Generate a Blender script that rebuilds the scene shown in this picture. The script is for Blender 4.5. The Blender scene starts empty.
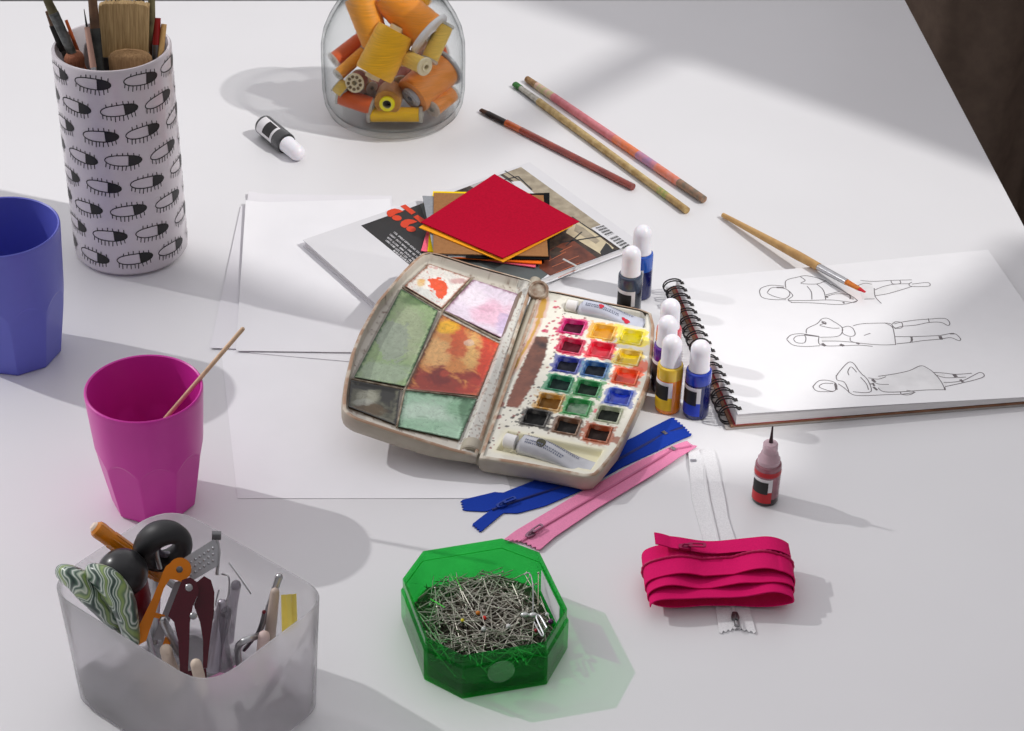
SUN_E, LAMP_E, AMB_E, EXPO = 2.05, 330.0, 0.57, 0.0
import bpy, bmesh, math, random
from math import sin, cos, pi, radians, sqrt, atan2, hypot
from mathutils import Vector, Matrix, noise

SC = bpy.context.scene
COL = SC.collection
rnd = random.Random(11)
ZT = 0.74                       # table height above the floor; everything is built with the table top at z = 0 and lifted at the end

# ------------------------------------------------------------------ camera geometry (used to turn photo measurements into metres)
F, CX, CY = 2100.0, 512.0, 365.5
PIT, ROL = radians(34.9), radians(1.2)

def ray(px, py):
    u = (px - CX) / F; v = -(py - CY) / F
    c, s = cos(ROL), sin(ROL)
    u, v = c * u - s * v, s * u + c * v
    return Vector((u, cos(PIT) + v * sin(PIT), -sin(PIT) + v * cos(PIT)))

EYE = Vector((0, 0, 1.0))
def W(px, py, z=0.0):           # point at height z
    d = ray(px, py); return EYE + d * ((z - 1.0) / d.z)
def WY(px, py, y):              # point at depth y
    d = ray(px, py); return EYE + d * (y / d.y)
def WP(px, py, p0, n):          # point on a plane
    d = ray(px, py); return EYE + d * ((p0 - EYE).dot(n) / d.dot(n))
def PX(p):
    q = Vector(p) - EYE
    x = q.x; y = q.y * sin(PIT) + q.z * cos(PIT); z = q.y * cos(PIT) - q.z * sin(PIT)
    u, v = x / z, y / z
    c, s = cos(-ROL), sin(-ROL)
    u, v = c * u - s * v, s * u + c * v
    return CX + F * u, CY - F * v

# ------------------------------------------------------------------ materials
def lin(c):
    return tuple(((x / 255.0) / 12.92 if x / 255.0 <= 0.04045 else (((x / 255.0) + 0.055) / 1.055) ** 2.4) for x in c)

def new_mat(name):
    m = bpy.data.materials.new(name); m.use_nodes = True
    nt = m.node_tree; nt.nodes.clear()
    out = nt.nodes.new('ShaderNodeOutputMaterial')
    return m, nt, out

def N(nt, typ, **kw):
    n = nt.nodes.new(typ)
    for k, v in kw.items():
        if k in n.inputs: n.inputs[k].default_value = v
        else: setattr(n, k, v)
    return n

_mc = {}
def mat(name, col, rough=0.5, metal=0.0, var=0.06, scale=60.0, bump=0.0, bscale=400.0, coat=0.0, trans=0.0, ior=1.45, col2=None, thr=(0.35, 0.65), detail=3.0, spec=0.5, stretch=None, sheen=0.0, sss=0.0):
    if name in _mc: return _mc[name]
    m, nt, out = new_mat(name)
    b = N(nt, 'ShaderNodeBsdfPrincipled', Roughness=rough, Metallic=metal)
    b.inputs['IOR'].default_value = ior
    b.inputs['Specular IOR Level'].default_value = spec
    b.inputs['Coat Weight'].default_value = coat
    b.inputs['Transmission Weight'].default_value = trans
    b.inputs['Sheen Weight'].default_value = sheen
    if sss:
        b.inputs['Subsurface Weight'].default_value = sss; b.inputs['Subsurface Scale'].default_value = 0.004
    tc = N(nt, 'ShaderNodeTexCoord'); mp = N(nt, 'ShaderNodeMapping')
    if stretch: mp.inputs['Scale'].default_value = stretch
    nz = N(nt, 'ShaderNodeTexNoise', Scale=scale, Detail=detail)
    nt.links.new(tc.outputs['Object'], mp.inputs['Vector']); nt.links.new(mp.outputs['Vector'], nz.inputs['Vector'])
    r = N(nt, 'ShaderNodeValToRGB')
    c1 = lin(col)
    if col2 is None:
        a = tuple(x * (1 - var) for x in c1); d = tuple(min(1, x * (1 + var)) for x in c1)
    else: a, d = c1, lin(col2)
    r.color_ramp.elements[0].position = thr[0]; r.color_ramp.elements[1].position = thr[1]
    r.color_ramp.elements[0].color = (*a, 1); r.color_ramp.elements[1].color = (*d, 1)
    nt.links.new(nz.outputs['Fac'], r.inputs['Fac']); nt.links.new(r.outputs['Color'], b.inputs['Base Color'])
    if bump:
        n2 = N(nt, 'ShaderNodeTexNoise', Scale=bscale, Detail=2.0)
        nt.links.new(mp.outputs['Vector'], n2.inputs['Vector'])
        bp = N(nt, 'ShaderNodeBump', Strength=bump, Distance=0.0006)
        nt.links.new(n2.outputs['Fac'], bp.inputs['Height']); nt.links.new(bp.outputs['Normal'], b.inputs['Normal'])
    nt.links.new(b.outputs['BSDF'], out.inputs['Surface'])
    _mc[name] = m
    return m

def vcol_mat(name, rough=0.5, coat=0.0, bump=0.0, bscale=500.0):
    if name in _mc: return _mc[name]
    m, nt, out = new_mat(name)
    b = N(nt, 'ShaderNodeBsdfPrincipled', Roughness=rough); b.inputs['Coat Weight'].default_value = coat
    a = N(nt, 'ShaderNodeVertexColor', layer_name='pigment')
    tc = N(nt, 'ShaderNodeTexCoord'); nz = N(nt, 'ShaderNodeTexNoise', Scale=bscale, Detail=3.0)
    nt.links.new(tc.outputs['Object'], nz.inputs['Vector'])
    hs = N(nt, 'ShaderNodeMixRGB', blend_type='MULTIPLY', Fac=0.18)
    nt.links.new(a.outputs['Color'], hs.inputs['Color1']); nt.links.new(nz.outputs['Color'], hs.inputs['Color2'])
    nt.links.new(a.outputs['Color'], b.inputs['Base Color'])
    if bump:
        bp = N(nt, 'ShaderNodeBump', Strength=bump, Distance=0.0005)
        nt.links.new(nz.outputs['Fac'], bp.inputs['Height']); nt.links.new(bp.outputs['Normal'], b.inputs['Normal'])
    nt.links.new(b.outputs['BSDF'], out.inputs['Surface'])
    _mc[name] = m
    return m

def clear_mat(name, tint, refr=0.35, rough=0.0, gloss=0.6, ior=1.45, milky=0.0, milk_col=None, milk_trans=0.5, var=0.1, edge_dark=None, rior=1.45):
    """thin clear or tinted plastic / glass: a share goes straight through, a share is bent, the rest is scattered"""
    if name in _mc: return _mc[name]
    m, nt, out = new_mat(name)
    tc = N(nt, 'ShaderNodeTexCoord'); nz = N(nt, 'ShaderNodeTexNoise', Scale=35.0, Detail=3.0)
    nt.links.new(tc.outputs['Object'], nz.inputs['Vector'])
    rp = N(nt, 'ShaderNodeValToRGB')
    rp.color_ramp.elements[0].position = .3; rp.color_ramp.elements[1].position = .7
    rp.color_ramp.elements[0].color = (*[x * (1 - var) for x in tint], 1); rp.color_ramp.elements[1].color = (*[min(1, x * (1 + var * .5)) for x in tint], 1)
    nt.links.new(nz.outputs['Fac'], rp.inputs['Fac'])
    tr = N(nt, 'ShaderNodeBsdfTransparent'); nt.links.new(rp.outputs['Color'], tr.inputs['Color'])
    gl = N(nt, 'ShaderNodeBsdfRefraction', IOR=rior, Roughness=rough); nt.links.new(rp.outputs['Color'], gl.inputs['Color'])
    mx = N(nt, 'ShaderNodeMixShader', Fac=refr)
    nt.links.new(tr.outputs[0], mx.inputs[1]); nt.links.new(gl.outputs[0], mx.inputs[2])
    last = mx
    if milky:
        df = N(nt, 'ShaderNodeBsdfDiffuse'); tl = N(nt, 'ShaderNodeBsdfTranslucent')
        df.inputs['Color'].default_value = (*milk_col, 1); tl.inputs['Color'].default_value = (*milk_col, 1)
        m2 = N(nt, 'ShaderNodeMixShader', Fac=milk_trans)
        nt.links.new(df.outputs[0], m2.inputs[1]); nt.links.new(tl.outputs[0], m2.inputs[2])
        m3 = N(nt, 'ShaderNodeMixShader', Fac=milky)
        nt.links.new(last.outputs[0], m3.inputs[1]); nt.links.new(m2.outputs[0], m3.inputs[2])
        last = m3
    if edge_dark:                  # glass seen edge-on is thicker and darker
        lw = N(nt, 'ShaderNodeLayerWeight', Blend=.5); pw = N(nt, 'ShaderNodeMath', operation='POWER'); pw.inputs[1].default_value = 5.0
        nt.links.new(lw.outputs['Facing'], pw.inputs[0])
        ed = N(nt, 'ShaderNodeMixRGB'); ed.inputs['Color2'].default_value = (*edge_dark, 1)
        nt.links.new(pw.outputs[0], ed.inputs['Fac']); nt.links.new(rp.outputs['Color'], ed.inputs['Color1']); nt.links.new(ed.outputs['Color'], tr.inputs['Color'])
    gg = N(nt, 'ShaderNodeBsdfGlossy', Roughness=max(rough, 0.04))
    fr = N(nt, 'ShaderNodeLayerWeight', Blend=.5); p5 = N(nt, 'ShaderNodeMath', operation='POWER'); p5.inputs[1].default_value = 4.5
    ad = N(nt, 'ShaderNodeMath', operation='ADD'); ad.inputs[1].default_value = .022
    mm = N(nt, 'ShaderNodeMath', operation='MULTIPLY'); mm.inputs[1].default_value = gloss * .8
    nt.links.new(fr.outputs['Facing'], p5.inputs[0]); nt.links.new(p5.outputs[0], ad.inputs[0]); nt.links.new(ad.outputs[0], mm.inputs[0])
    m4 = N(nt, 'ShaderNodeMixShader'); nt.links.new(mm.outputs[0], m4.inputs[0])
    nt.links.new(last.outputs[0], m4.inputs[1]); nt.links.new(gg.outputs[0], m4.inputs[2])
    nt.links.new(m4.outputs[0], out.inputs['Surface'])
    _mc[name] = m
    return m

# ------------------------------------------------------------------ mesh building
def frame(axis, up=(0, 0, 1)):
    a = Vector(axis).normalized(); u = Vector(up)
    if abs(a.dot(u.normalized())) > .98: u = Vector((1, 0, 0))
    x = u.cross(a).normalized(); y = a.cross(x).normalized()
    return x, y, a

class MB:
    def __init__(s): s.v = []; s.f = []; s.m = []; s.c = None
    def add(s, vs, fs, mi=0, M=None):
        b = len(s.v)
        s.v += [tuple(M @ Vector(p)) if M else tuple(p) for p in vs]
        s.f += [tuple(b + i for i in f) for f in fs]; s.m += [mi] * len(fs)
        return s
    def box(s, c, d, M=None, mi=0):
        x, y, z = c; a, b, e = d[0] / 2, d[1] / 2, d[2] / 2
        vs = [(x + i * a, y + j * b, z + k * e) for k in (-1, 1) for j in (-1, 1) for i in (-1, 1)]
        return s.add(vs, [(0, 2, 3, 1), (4, 5, 7, 6), (0, 1, 5, 4), (1, 3, 7, 5), (3, 2, 6, 7), (2, 0, 4, 6)], mi, M)
    def lathe(s, prof, n=32, mi=0, M=None, closed=False, a0=0.0, a1=2 * pi, caps=(False, False)):
        full = abs(a1 - a0 - 2 * pi) < 1e-6; k = n if full else n + 1
        vs = []; fs = []
        for r, z in prof:
            for i in range(k):
                t = a0 + (a1 - a0) * i / n; vs.append((r * cos(t), r * sin(t), z))
        L = len(prof)
        for j in range(L if closed else L - 1):
            j2 = (j + 1) % L
            for i in range(n):
                i2 = (i + 1) % k
                fs.append((j * k + i, j * k + i2, j2 * k + i2, j2 * k + i))
        if caps[0]: fs.append(tuple(reversed(range(k))))
        if caps[1]: fs.append(tuple((L - 1) * k + i for i in range(k)))
        return s.add(vs, fs, mi, M)
    def cyl(s, p, q, r0, r1=None, n=16, mi=0, caps=True):
        r1 = r0 if r1 is None else r1
        return s.tube([p, q], [r0, r1], n, mi, caps)
    def tube(s, pts, rad, n=10, mi=0, caps=True, closed=False, flat=1.0, up=(0, 0, 1)):
        pts = [Vector(p) for p in pts]; L = len(pts)
        if not hasattr(rad, '__len__'): rad = [rad] * L
        vs = []; fs = []; px = None
        for i, p in enumerate(pts):
            if closed: d = pts[(i + 1) % L] - pts[i - 1]
            else: d = pts[min(i + 1, L - 1)] - pts[max(i - 1, 0)]
            if px is None: x, y, a = frame(d, up)
            else:
                a = d.normalized(); x = (px - a * px.dot(a)).normalized(); y = a.cross(x)
            px = x
            for k in range(n):
                t = 2 * pi * k / n
                vs.append(p + (x * cos(t) + y * sin(t) * flat) * rad[i])
        for i in range(L if closed else L - 1):
            j = (i + 1) % L
            for k in range(n):
                k2 = (k + 1) % n
                fs.append((i * n + k, i * n + k2, j * n + k2, j * n + k))
        if caps and not closed:
            fs.append(tuple(reversed(range(n)))); fs.append(tuple((L - 1) * n + k for k in range(n)))
        return s.add(vs, fs, mi)
    def prism(s, poly, z0, z1, mi=0, M=None, top_mi=None):
        n = len(poly)
        vs = [(x, y, z0) for x, y in poly] + [(x, y, z1) for x, y in poly]
        fs = [tuple(reversed(range(n)))] + [(i, (i + 1) % n, n + (i + 1) % n, n + i) for i in range(n)]
        s.add(vs, fs + [tuple(range(n, 2 * n))], mi, M)
        if top_mi is not None: s.m[-1] = top_mi
        return s
    def loft(s, loops, mi=0, cap0=False, cap1=False, M=None):
        n = len(loops[0]); vs = [p for l in loops for p in l]; fs = []
        for j in range(len(loops) - 1):
            for i in range(n):
                i2 = (i + 1) % n
                fs.append((j * n + i, j * n + i2, (j + 1) * n + i2, (j + 1) * n + i))
        if cap0: fs.append(tuple(reversed(range(n))))
        if cap1: fs.append(tuple((len(loops) - 1) * n + i for i in range(n)))
        return s.add(vs, fs, mi, M)
    def grid(s, nu, nv, fn, mi=0):
        vs = [fn(i / nu, j / nv) for j in range(nv + 1) for i in range(nu + 1)]
        fs = [(j * (nu + 1) + i, j * (nu + 1) + i + 1, (j + 1) * (nu + 1) + i + 1, (j + 1) * (nu + 1) + i) for j in range(nv) for i in range(nu)]
        return s.add(vs, fs, mi)
    def ball(s, c, r, n=16, mi=0, M=None):
        r = (r, r, r) if not hasattr(r, '__len__') else r
        prof = [(sin(pi * j / (n // 2)), -cos(pi * j / (n // 2))) for j in range(n // 2 + 1)]
        b = len(s.v); s.lathe(prof, n, mi)
        for i in range(b, len(s.v)):
            p = Vector((s.v[i][0] * r[0], s.v[i][1] * r[1], s.v[i][2] * r[2]))
            if M: p = M @ p
            s.v[i] = tuple(p + Vector(c))
        return s
    def quad(s, a, b, c, d, mi=0): return s.add([a, b, c, d], [(0, 1, 2, 3)], mi)
    def line(s, pts, w, mi=0, closed=False, nrm=(0, 0, 1)):        # a flat drawn stroke
        pts = [Vector(p) for p in pts]; n = Vector(nrm); L = len(pts); vs = []; fs = []
        for i, p in enumerate(pts):
            d = (pts[(i + 1) % L] - pts[i - 1]) if closed else pts[min(i + 1, L - 1)] - pts[max(i - 1, 0)]
            if d.length < 1e-9: d = Vector((1, 0, 0))
            q = n.cross(d).normalized() * w / 2
            vs += [p - q, p + q]
        for i in range(L if closed else L - 1):
            j = (i + 1) % L
            fs.append((2 * i, 2 * j, 2 * j + 1, 2 * i + 1))
        return s.add(vs, fs, mi)
    def thick(s, M=None): return s
    def build(s, name, mats, parent=None, ang=35.0, origin=None, flip=True):
        me = bpy.data.meshes.new(name)
        o0 = Vector(origin) if origin is not None else (parent_origin(parent) if parent is not None else Vector((0, 0, 0)))
        vs = [Vector(p) - o0 for p in s.v]
        me.from_pydata(vs, [], s.f)
        mats = mats if isinstance(mats, (list, tuple)) else [mats]
        for m in mats: me.materials.append(m)
        me.polygons.foreach_set('material_index', s.m)
        if s.c is not None:
            at = me.color_attributes.new('pigment', 'FLOAT_COLOR', 'POINT')
            flat = []
            for c in s.c: flat += [c[0], c[1], c[2], 1.0]
            at.data.foreach_set('color', flat)
        me.validate()
        if flip:
            bm = bmesh.new(); bm.from_mesh(me); bmesh.ops.recalc_face_normals(bm, faces=bm.faces); bm.to_mesh(me); bm.free()
        me.polygons.foreach_set('use_smooth', [True] * len(me.polygons))
        me.set_sharp_from_angle(angle=radians(ang))
        o = bpy.data.objects.new(name, me); COL.objects.link(o)
        if parent is not None: o.parent = parent
        elif origin is not None: o.location = o0
        return o

_org = {}
def parent_origin(p):
    t = Vector((0, 0, 0))
    while p is not None:
        t += _org.get(p.name, Vector((0, 0, 0))); p = p.parent
    return t

def tag(o, label, cat, group=None, kind=None):
    o['label'] = label; o['category'] = cat
    if group: o['group'] = group
    if kind: o['kind'] = kind
    return o

def thing(name, label, cat, loc, group=None):
    o = bpy.data.objects.new(name, None); COL.objects.link(o); o.empty_display_size = .02
    o.location = loc; _org[o.name] = Vector(loc)
    return tag(o, label, cat, group)

def solo(name, mb, mats, label, cat, loc, group=None, kind=None, ang=35.0):
    return tag(mb.build(name, mats, None, ang, origin=loc), label, cat, group, kind)

def copy_tree(o, parent=None):
    c = o.copy(); COL.objects.link(c)
    if parent is not None: c.parent = parent
    for ch in list(o.children): copy_tree(ch, c)
    return c

def offset(poly, d):
    n = len(poly); out = []
    A = sum(poly[i][0] * poly[(i + 1) % n][1] - poly[(i + 1) % n][0] * poly[i][1] for i in range(n))
    sg = 1 if A > 0 else -1
    for i in range(n):
        a, b, c = Vector(poly[i - 1]), Vector(poly[i]), Vector(poly[(i + 1) % n])
        e1 = (b - a).normalized(); e2 = (c - b).normalized()
        n1 = Vector((e1.y, -e1.x)) * sg; n2 = Vector((e2.y, -e2.x)) * sg
        m = (n1 + n2); m = m / max(.35, m.length_squared / 2) if m.length > 1e-6 else n1
        out.append(tuple(b + m * d))
    return out

def round_poly(poly, r, k=5):
    out = []; n = len(poly)
    for i in range(n):
        a, b, c = Vector(poly[i - 1]), Vector(poly[i]), Vector(poly[(i + 1) % n])
        ri = r[i] if hasattr(r, '__len__') else r
        d1 = (a - b); d2 = (c - b)
        t = min(ri, d1.length * .48, d2.length * .48)
        p, q = b + d1.normalized() * t, b + d2.normalized() * t
        for j in range(k + 1):
            s = j / k
            out.append(tuple(p * (1 - s) ** 2 + b * 2 * s * (1 - s) + q * s * s))
    return out

def resample(pts, n, closed=False):
    pts = [Vector(p) for p in pts]
    if closed: pts = pts + [pts[0]]
    L = [0.0]
    for i in range(1, len(pts)): L.append(L[-1] + (pts[i] - pts[i - 1]).length)
    out = []; j = 0
    for k in range(n + (0 if closed else 1)):
        t = L[-1] * k / n
        while j < len(L) - 2 and L[j + 1] < t: j += 1
        s = (t - L[j]) / max(1e-12, L[j + 1] - L[j]); out.append(pts[j].lerp(pts[j + 1], min(1, max(0, s))))
    return out

def spline(pts, k=6, closed=False):
    pts = [Vector(p) for p in pts]; n = len(pts); out = []
    rng = range(n if closed else n - 1)
    for i in rng:
        if closed: p0, p1, p2, p3 = pts[i - 1], pts[i], pts[(i + 1) % n], pts[(i + 2) % n]
        else: p0, p1, p2, p3 = pts[max(i - 1, 0)], pts[i], pts[i + 1], pts[min(i + 2, n - 1)]
        for j in range(k):
            t = j / k; t2, t3 = t * t, t * t * t
            out.append(.5 * ((2 * p1) + (p2 - p0) * t + (2 * p0 - 5 * p1 + 4 * p2 - p3) * t2 + (3 * p1 - p0 - 3 * p2 + p3) * t3))
    if not closed: out.append(pts[-1])
    return out

def inpoly(x, y, poly):
    c = False; n = len(poly); j = n - 1
    for i in range(n):
        xi, yi = poly[i]; xj, yj = poly[j]
        if (yi > y) != (yj > y) and x < (xj - xi) * (y - yi) / (yj - yi) + xi: c = not c
        j = i
    return c

def polydist(x, y, poly):        # signed: positive inside
    d = 1e9; n = len(poly); p = Vector((x, y))
    for i in range(n):
        a = Vector(poly[i]); b = Vector(poly[(i + 1) % n]); ab = b - a
        t = max(0, min(1, (p - a).dot(ab) / max(1e-12, ab.length_squared)))
        d = min(d, (p - a - ab * t).length)
    return d if inpoly(x, y, poly) else -d

def sstep(a, b, x):
    t = max(0.0, min(1.0, (x - a) / (b - a))); return t * t * (3 - 2 * t)
def mixc(a, b, t): return tuple(a[i] * (1 - t) + b[i] * t for i in range(3))
def nz(x, y, s, seed=0.0): return noise.noise(Vector((x * s, y * s, seed)))
def fbm(x, y, s, seed=0.0): return noise.fractal(Vector((x * s, y * s, seed)), 1.0, 2.0, 4)

def MX(loc, axis=(0, 0, 1), up=(0, 1, 0)):       # local z along axis
    x, y, a = frame(axis, up)
    M = Matrix.Identity(4)
    for i in range(3): M[i][0], M[i][1], M[i][2], M[i][3] = x[i], y[i], a[i], loc[i]
    return M
# ------------------------------------------------------------------ common materials
M_table = mat('white_laminate', (225, 224, 226), rough=.42, var=.012, scale=6, spec=.35)
M_steel = mat('brushed_steel', (190, 190, 192), rough=.28, metal=1.0, var=.08, scale=300, stretch=(1, 1, .1))
M_dsteel = mat('dull_steel', (120, 120, 122), rough=.35, metal=1.0)
M_white_plastic = mat('white_plastic', (238, 236, 242), rough=.35, var=.02, sss=.1)
M_paper = mat('white_paper', (236, 235, 238), rough=.8, var=.012, scale=25, spec=.2)
M_paper2 = mat('pale_paper', (228, 226, 230), rough=.8, var=.012, scale=25, spec=.2)
M_black = mat('black_plastic', (24, 24, 26), rough=.4)

# ------------------------------------------------------------------ the room (mostly outside the frame)
def struct(o): o['kind'] = 'structure'; return o
fl = MB(); fl.box((0, .9, -ZT - .03), (7.0, 7.0, .06))
struct(fl.build('floor', mat('grey_floor', (70, 66, 62), rough=.6, col2=(82, 78, 72), scale=3)))
M_wall = mat('painted_wall', (205, 203, 204), rough=.8, var=.02, scale=2)
wb = MB(); wb.box((0, 3.3, -.27), (7.0, .06, .94))
struct(wb.build('wall_back', M_wall))

# table
A_ = W(905, -.6); e1 = (W(1024, 225) - A_).normalized(); e2 = (W(460, .0) - A_).normalized()
top = [A_, A_ + e2 * 1.95, A_ + e2 * 1.95 + e1 * 2.35, A_ + e1 * 2.35]
tb = thing('table', 'large white laminate work table under all the craft supplies', 'table', (-.45, 1.0, -ZT))
def slab(poly3, z0, z1, bev):
    p = [(q.x, q.y) for q in poly3]
    b = MB()
    l0, l1 = offset(p, -bev), p
    b.loft([[(x, y, z0) for x, y in p], [(x, y, z1 - bev) for x, y in p], [(x, y, z1 - bev * .3) for x, y in offset(p, -bev * .3)], [(x, y, z1) for x, y in l0]], cap0=True, cap1=True)
    return b
slab(top, -.026, 0, .0015).build('tabletop', M_table, tb, 50)
M_leg = mat('grey_table_leg', (150, 150, 150), rough=.4)
for i, q in enumerate(top):
    cen = sum((t for t in top), Vector()) / 4
    p = q + (cen - q).normalized() * .12
    lg = MB(); lg.tube([(p.x, p.y, -.026), (p.x, p.y, -ZT)], .022, 16)
    lg.lathe([(.0, -ZT), (.03, -ZT), (.03, -ZT + .012), (.022, -ZT + .014)], 16, 0, Matrix.Translation((p.x, p.y, 0)))
    lg.build('leg', M_leg, tb)
rb = MB(); c4 = [q + ((sum((t for t in top), Vector()) / 4) - q).normalized() * .14 for q in top]
for i in range(4):
    a, b = c4[i], c4[(i + 1) % 4]
    rb.tube([(a.x, a.y, -.05), (b.x, b.y, -.05)], .014, 8)
rb.build('apron_rail', M_leg, tb)

# dark curtain to the right of the table
cu = MB()
def cpt(s, t):
    x = .46 + s * 1.25; y = 2.52 - .12 * s
    fold = .060 * sin(s * 26 + 1.6) + .020 * sin(s * 61 + 1.2) - .05 * math.exp(-((s - .16) / .02) ** 2) * -1
    return (x + .01 * sin(s * 50), y + fold, -ZT + .004 + t * 1.02)
cu.grid(160, 6, cpt)
n0 = len(cu.v)
cu.grid(160, 6, lambda s, t: (cpt(s, t)[0], cpt(s, t)[1] + .003, cpt(s, t)[2]))
solo('curtain', cu, mat('dark_brown_cloth', (126, 108, 96), rough=.9, var=.1, scale=40, bump=.3, bscale=600, spec=.1),
     'dark brown draped curtain in the shade beyond the table edge', 'curtain', (1.0, 2.5, -ZT), ang=80)

# ------------------------------------------------------------------ eye-patterned vase with brushes
vb = W(132, 248); VX, VY = vb.x, vb.y; VH = .2015
def vr(z): return .0502
vase = thing('vase', 'tall lilac-white ceramic cylinder vase printed with black eyes', 'vase', (VX, VY, 0))
b = MB()
prof = [(.0, 0), (.044, 0), (.0475, .0012), (vr(.005), .005)] + [(vr(z), z) for z in (.05, .1, .15, .19)] + [(vr(.199) , .1995), (vr(.2) - .0012, .2012), (vr(.2) - .0028, .2012), (vr(.2) - .0040, .199), (vr(.18) - .0042, .18), (vr(.1) - .0042, .1), (vr(.01) - .0042, .012), (.04, .008), (0, .008)]
b.lathe(prof, 72, 0, Matrix.Translation((VX, VY, 0)))
# printed eyes: thin ink on the glaze
def vp(th, z, k=.00025):
    r = vr(z) + k
    return Vector((VX + r * cos(th), VY + r * sin(th), z))
def vstroke(pts, w):             # pts in (arc metres, z)
    out = [];
    P = [Vector(p) for p in pts]; L = len(P); vs = []
    for i in range(L):
        d = P[min(i + 1, L - 1)] - P[max(i - 1, 0)]; q = Vector((-d.y, d.x)).normalized() * w / 2
        for sgn in (-1, 1):
            p = P[i] + q * sgn; vs.append(vp(p.x / vr(p.y), p.y))
    b.add(vs, [(2 * i, 2 * i + 2, 2 * i + 3, 2 * i + 1) for i in range(L - 1)], 1)
def vfill(pts):
    P = [Vector(p) for p in pts]; c = sum(P, Vector((0, 0))) / len(P)
    vs = [vp(c.x / vr(c.y), c.y)] + [vp(p.x / vr(p.y), p.y) for p in P]
    n = len(P); b.add(vs, [(0, 1 + i, 1 + (i + 1) % n) for i in range(n)], 1)
er = random.Random(5)
def eye(th, z, tilt):
    R0 = vr(z); hl = .0158; hh = .0052; ct, st = cos(tilt), sin(tilt)
    def q(x, y): return Vector((th * R0 + x * ct - y * st, z + x * st + y * ct))
    n = 26; o = []
    for i in range(n + 1):
        t = 2 * pi * i / n
        o.append(q(hl * (abs(cos(t)) ** .8) * (1 if cos(t) > 0 else -1), hh * sin(t) * (1.0 if sin(t) > 0 else .95)))
    vstroke(o, .0009)
    iris = []
    for i in range(15):
        t = -pi / 2 + pi * i / 14; iris.append(q(hl * .26 + hl * .76 * cos(t), hh * (1.0 - .25 * cos(t)) * sin(t)))
    vfill(iris)
    for i in range(9):               # lower lashes
        x = -hl * .92 + i * hl * .215 + er.uniform(-.0003, .0003); y = -hh * sqrt(max(0, 1 - (x / hl) ** 2))
        dx = (.0004 if i > 5 else -.0006) * er.uniform(.4, 1.3); vstroke([q(x, y), q(x + dx, y - .0046 * er.uniform(.8, 1.15))], .0008)
    for i in range(6):               # upper lashes
        x = -hl * .62 + i * hl * .29 + er.uniform(-.0004, .0004); y = hh * sqrt(max(0, 1 - (x / hl) ** 2))
        vstroke([q(x, y), q(x + .0004 * er.uniform(-1, 1), y + .0030 * er.uniform(.8, 1.3))], .0008)
face = -pi / 2 + atan2(VX, VY) * -1.0
for row in range(8):
    z = .0185 + row * .0245
    for k in range(8):
        th = face + (k * 45 + (1.5 if row % 2 == 0 else 24)) * pi / 180 + er.uniform(-.035, .035)
        eye(th, z + er.uniform(-.0008, .0008), er.uniform(-.1, .1))
b.build('vase_body', [mat('lilac_glaze', (211, 204, 209), rough=.25, var=.012, scale=20, coat=.3), mat('black_print', (18, 16, 18), rough=.4)], vase, 40)

def in_vase(p):
    return p
def vase_brush(name, label, t_px, t_dy, r_px, r_dy, length, segs):
    """a brush standing in the vase: seen end at photo point t_px, crossing the rim zone at r_px; segs = (share of length, radius, flatness, material, part name)"""
    p = WY(t_px[0], t_px[1], VY + t_dy); q = WY(r_px[0], r_px[1], VY + r_dy)
    d = (q - p).normalized()
    # keep the hidden end inside the vase
    Lr = (q - p).length
    while Lr < length:
        e = p + d * Lr
        if e.z < .014 or hypot(e.x - VX, e.y - VY) > vr(max(0, e.z)) - .0048 - max(s_[2] for s_ in segs[-1:]): break
        Lr += .001
    t = thing(name, label, 'brush', p + d * Lr, 'brushes standing in the vase')
    a = 0.0
    for i_, (sh, r0, r1, flat, m, nm) in enumerate(segs):
        k = MB(); c = a + sh
        if i_ == len(segs) - 1 or c * length > Lr: c = max(a + .004, Lr / length)
        if a * length >= Lr - .002: break
        pts = [p + d * (length * (a + (c - a) * i / 6)) for i in range(7)]
        k.tube(pts, [r0 + (r1 - r0) * i / 6 for i in range(7)], 14, 0, True, flat=flat, up=(0, 1, 0))
        k.build(nm, m, t); a = c
    return t
M_bris_black = mat('black_bristle', (30, 27, 25), rough=.8, var=.3, scale=700, stretch=(1, 1, .05))
M_bris_tan = mat('tan_hog_bristle', (136, 110, 72), rough=.85, col2=(176, 148, 104), scale=900, stretch=(1, .2, .008), thr=(.3, .7))
M_wood_tan = mat('raw_wood_handle', (196, 160, 104), rough=.5, col2=(172, 132, 78), scale=120, stretch=(1, 1, .15))
M_wood_brown = mat('brown_wood_handle', (104, 74, 50), rough=.55, col2=(78, 54, 36), scale=120)
M_wood_olive = mat('olive_handle', (104, 98, 66), rough=.55, col2=(74, 66, 44), scale=120)
M_grey_fer = mat('scuffed_ferrule', (122, 124, 122), rough=.4, metal=.7, col2=(80, 84, 80), scale=200)
M_rust = mat('rust_lacquer', (168, 78, 34), rough=.35)
M_redlac = mat('dark_red_lacquer', (126, 20, 18), rough=.3)
M_pinkwood = mat('pinkish_wood', (186, 146, 130), rough=.5)
M_dkgreen = mat('dark_slate_paint', (62, 64, 60), rough=.5, col2=(40, 42, 40), scale=150)
vase_brush('paint_brush', 'grey-ferruled brush leaning left at the left of the vase, olive at its tip', (40, -16), -.006, (78, 66), -.016, .2, [(.13, .003, .0042, .7, M_wood_olive, 'bristles'), (.27, .0045, .0038, .8, M_grey_fer, 'ferrule'), (.6, .0038, .003, 1, M_wood_olive, 'handle')])
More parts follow.
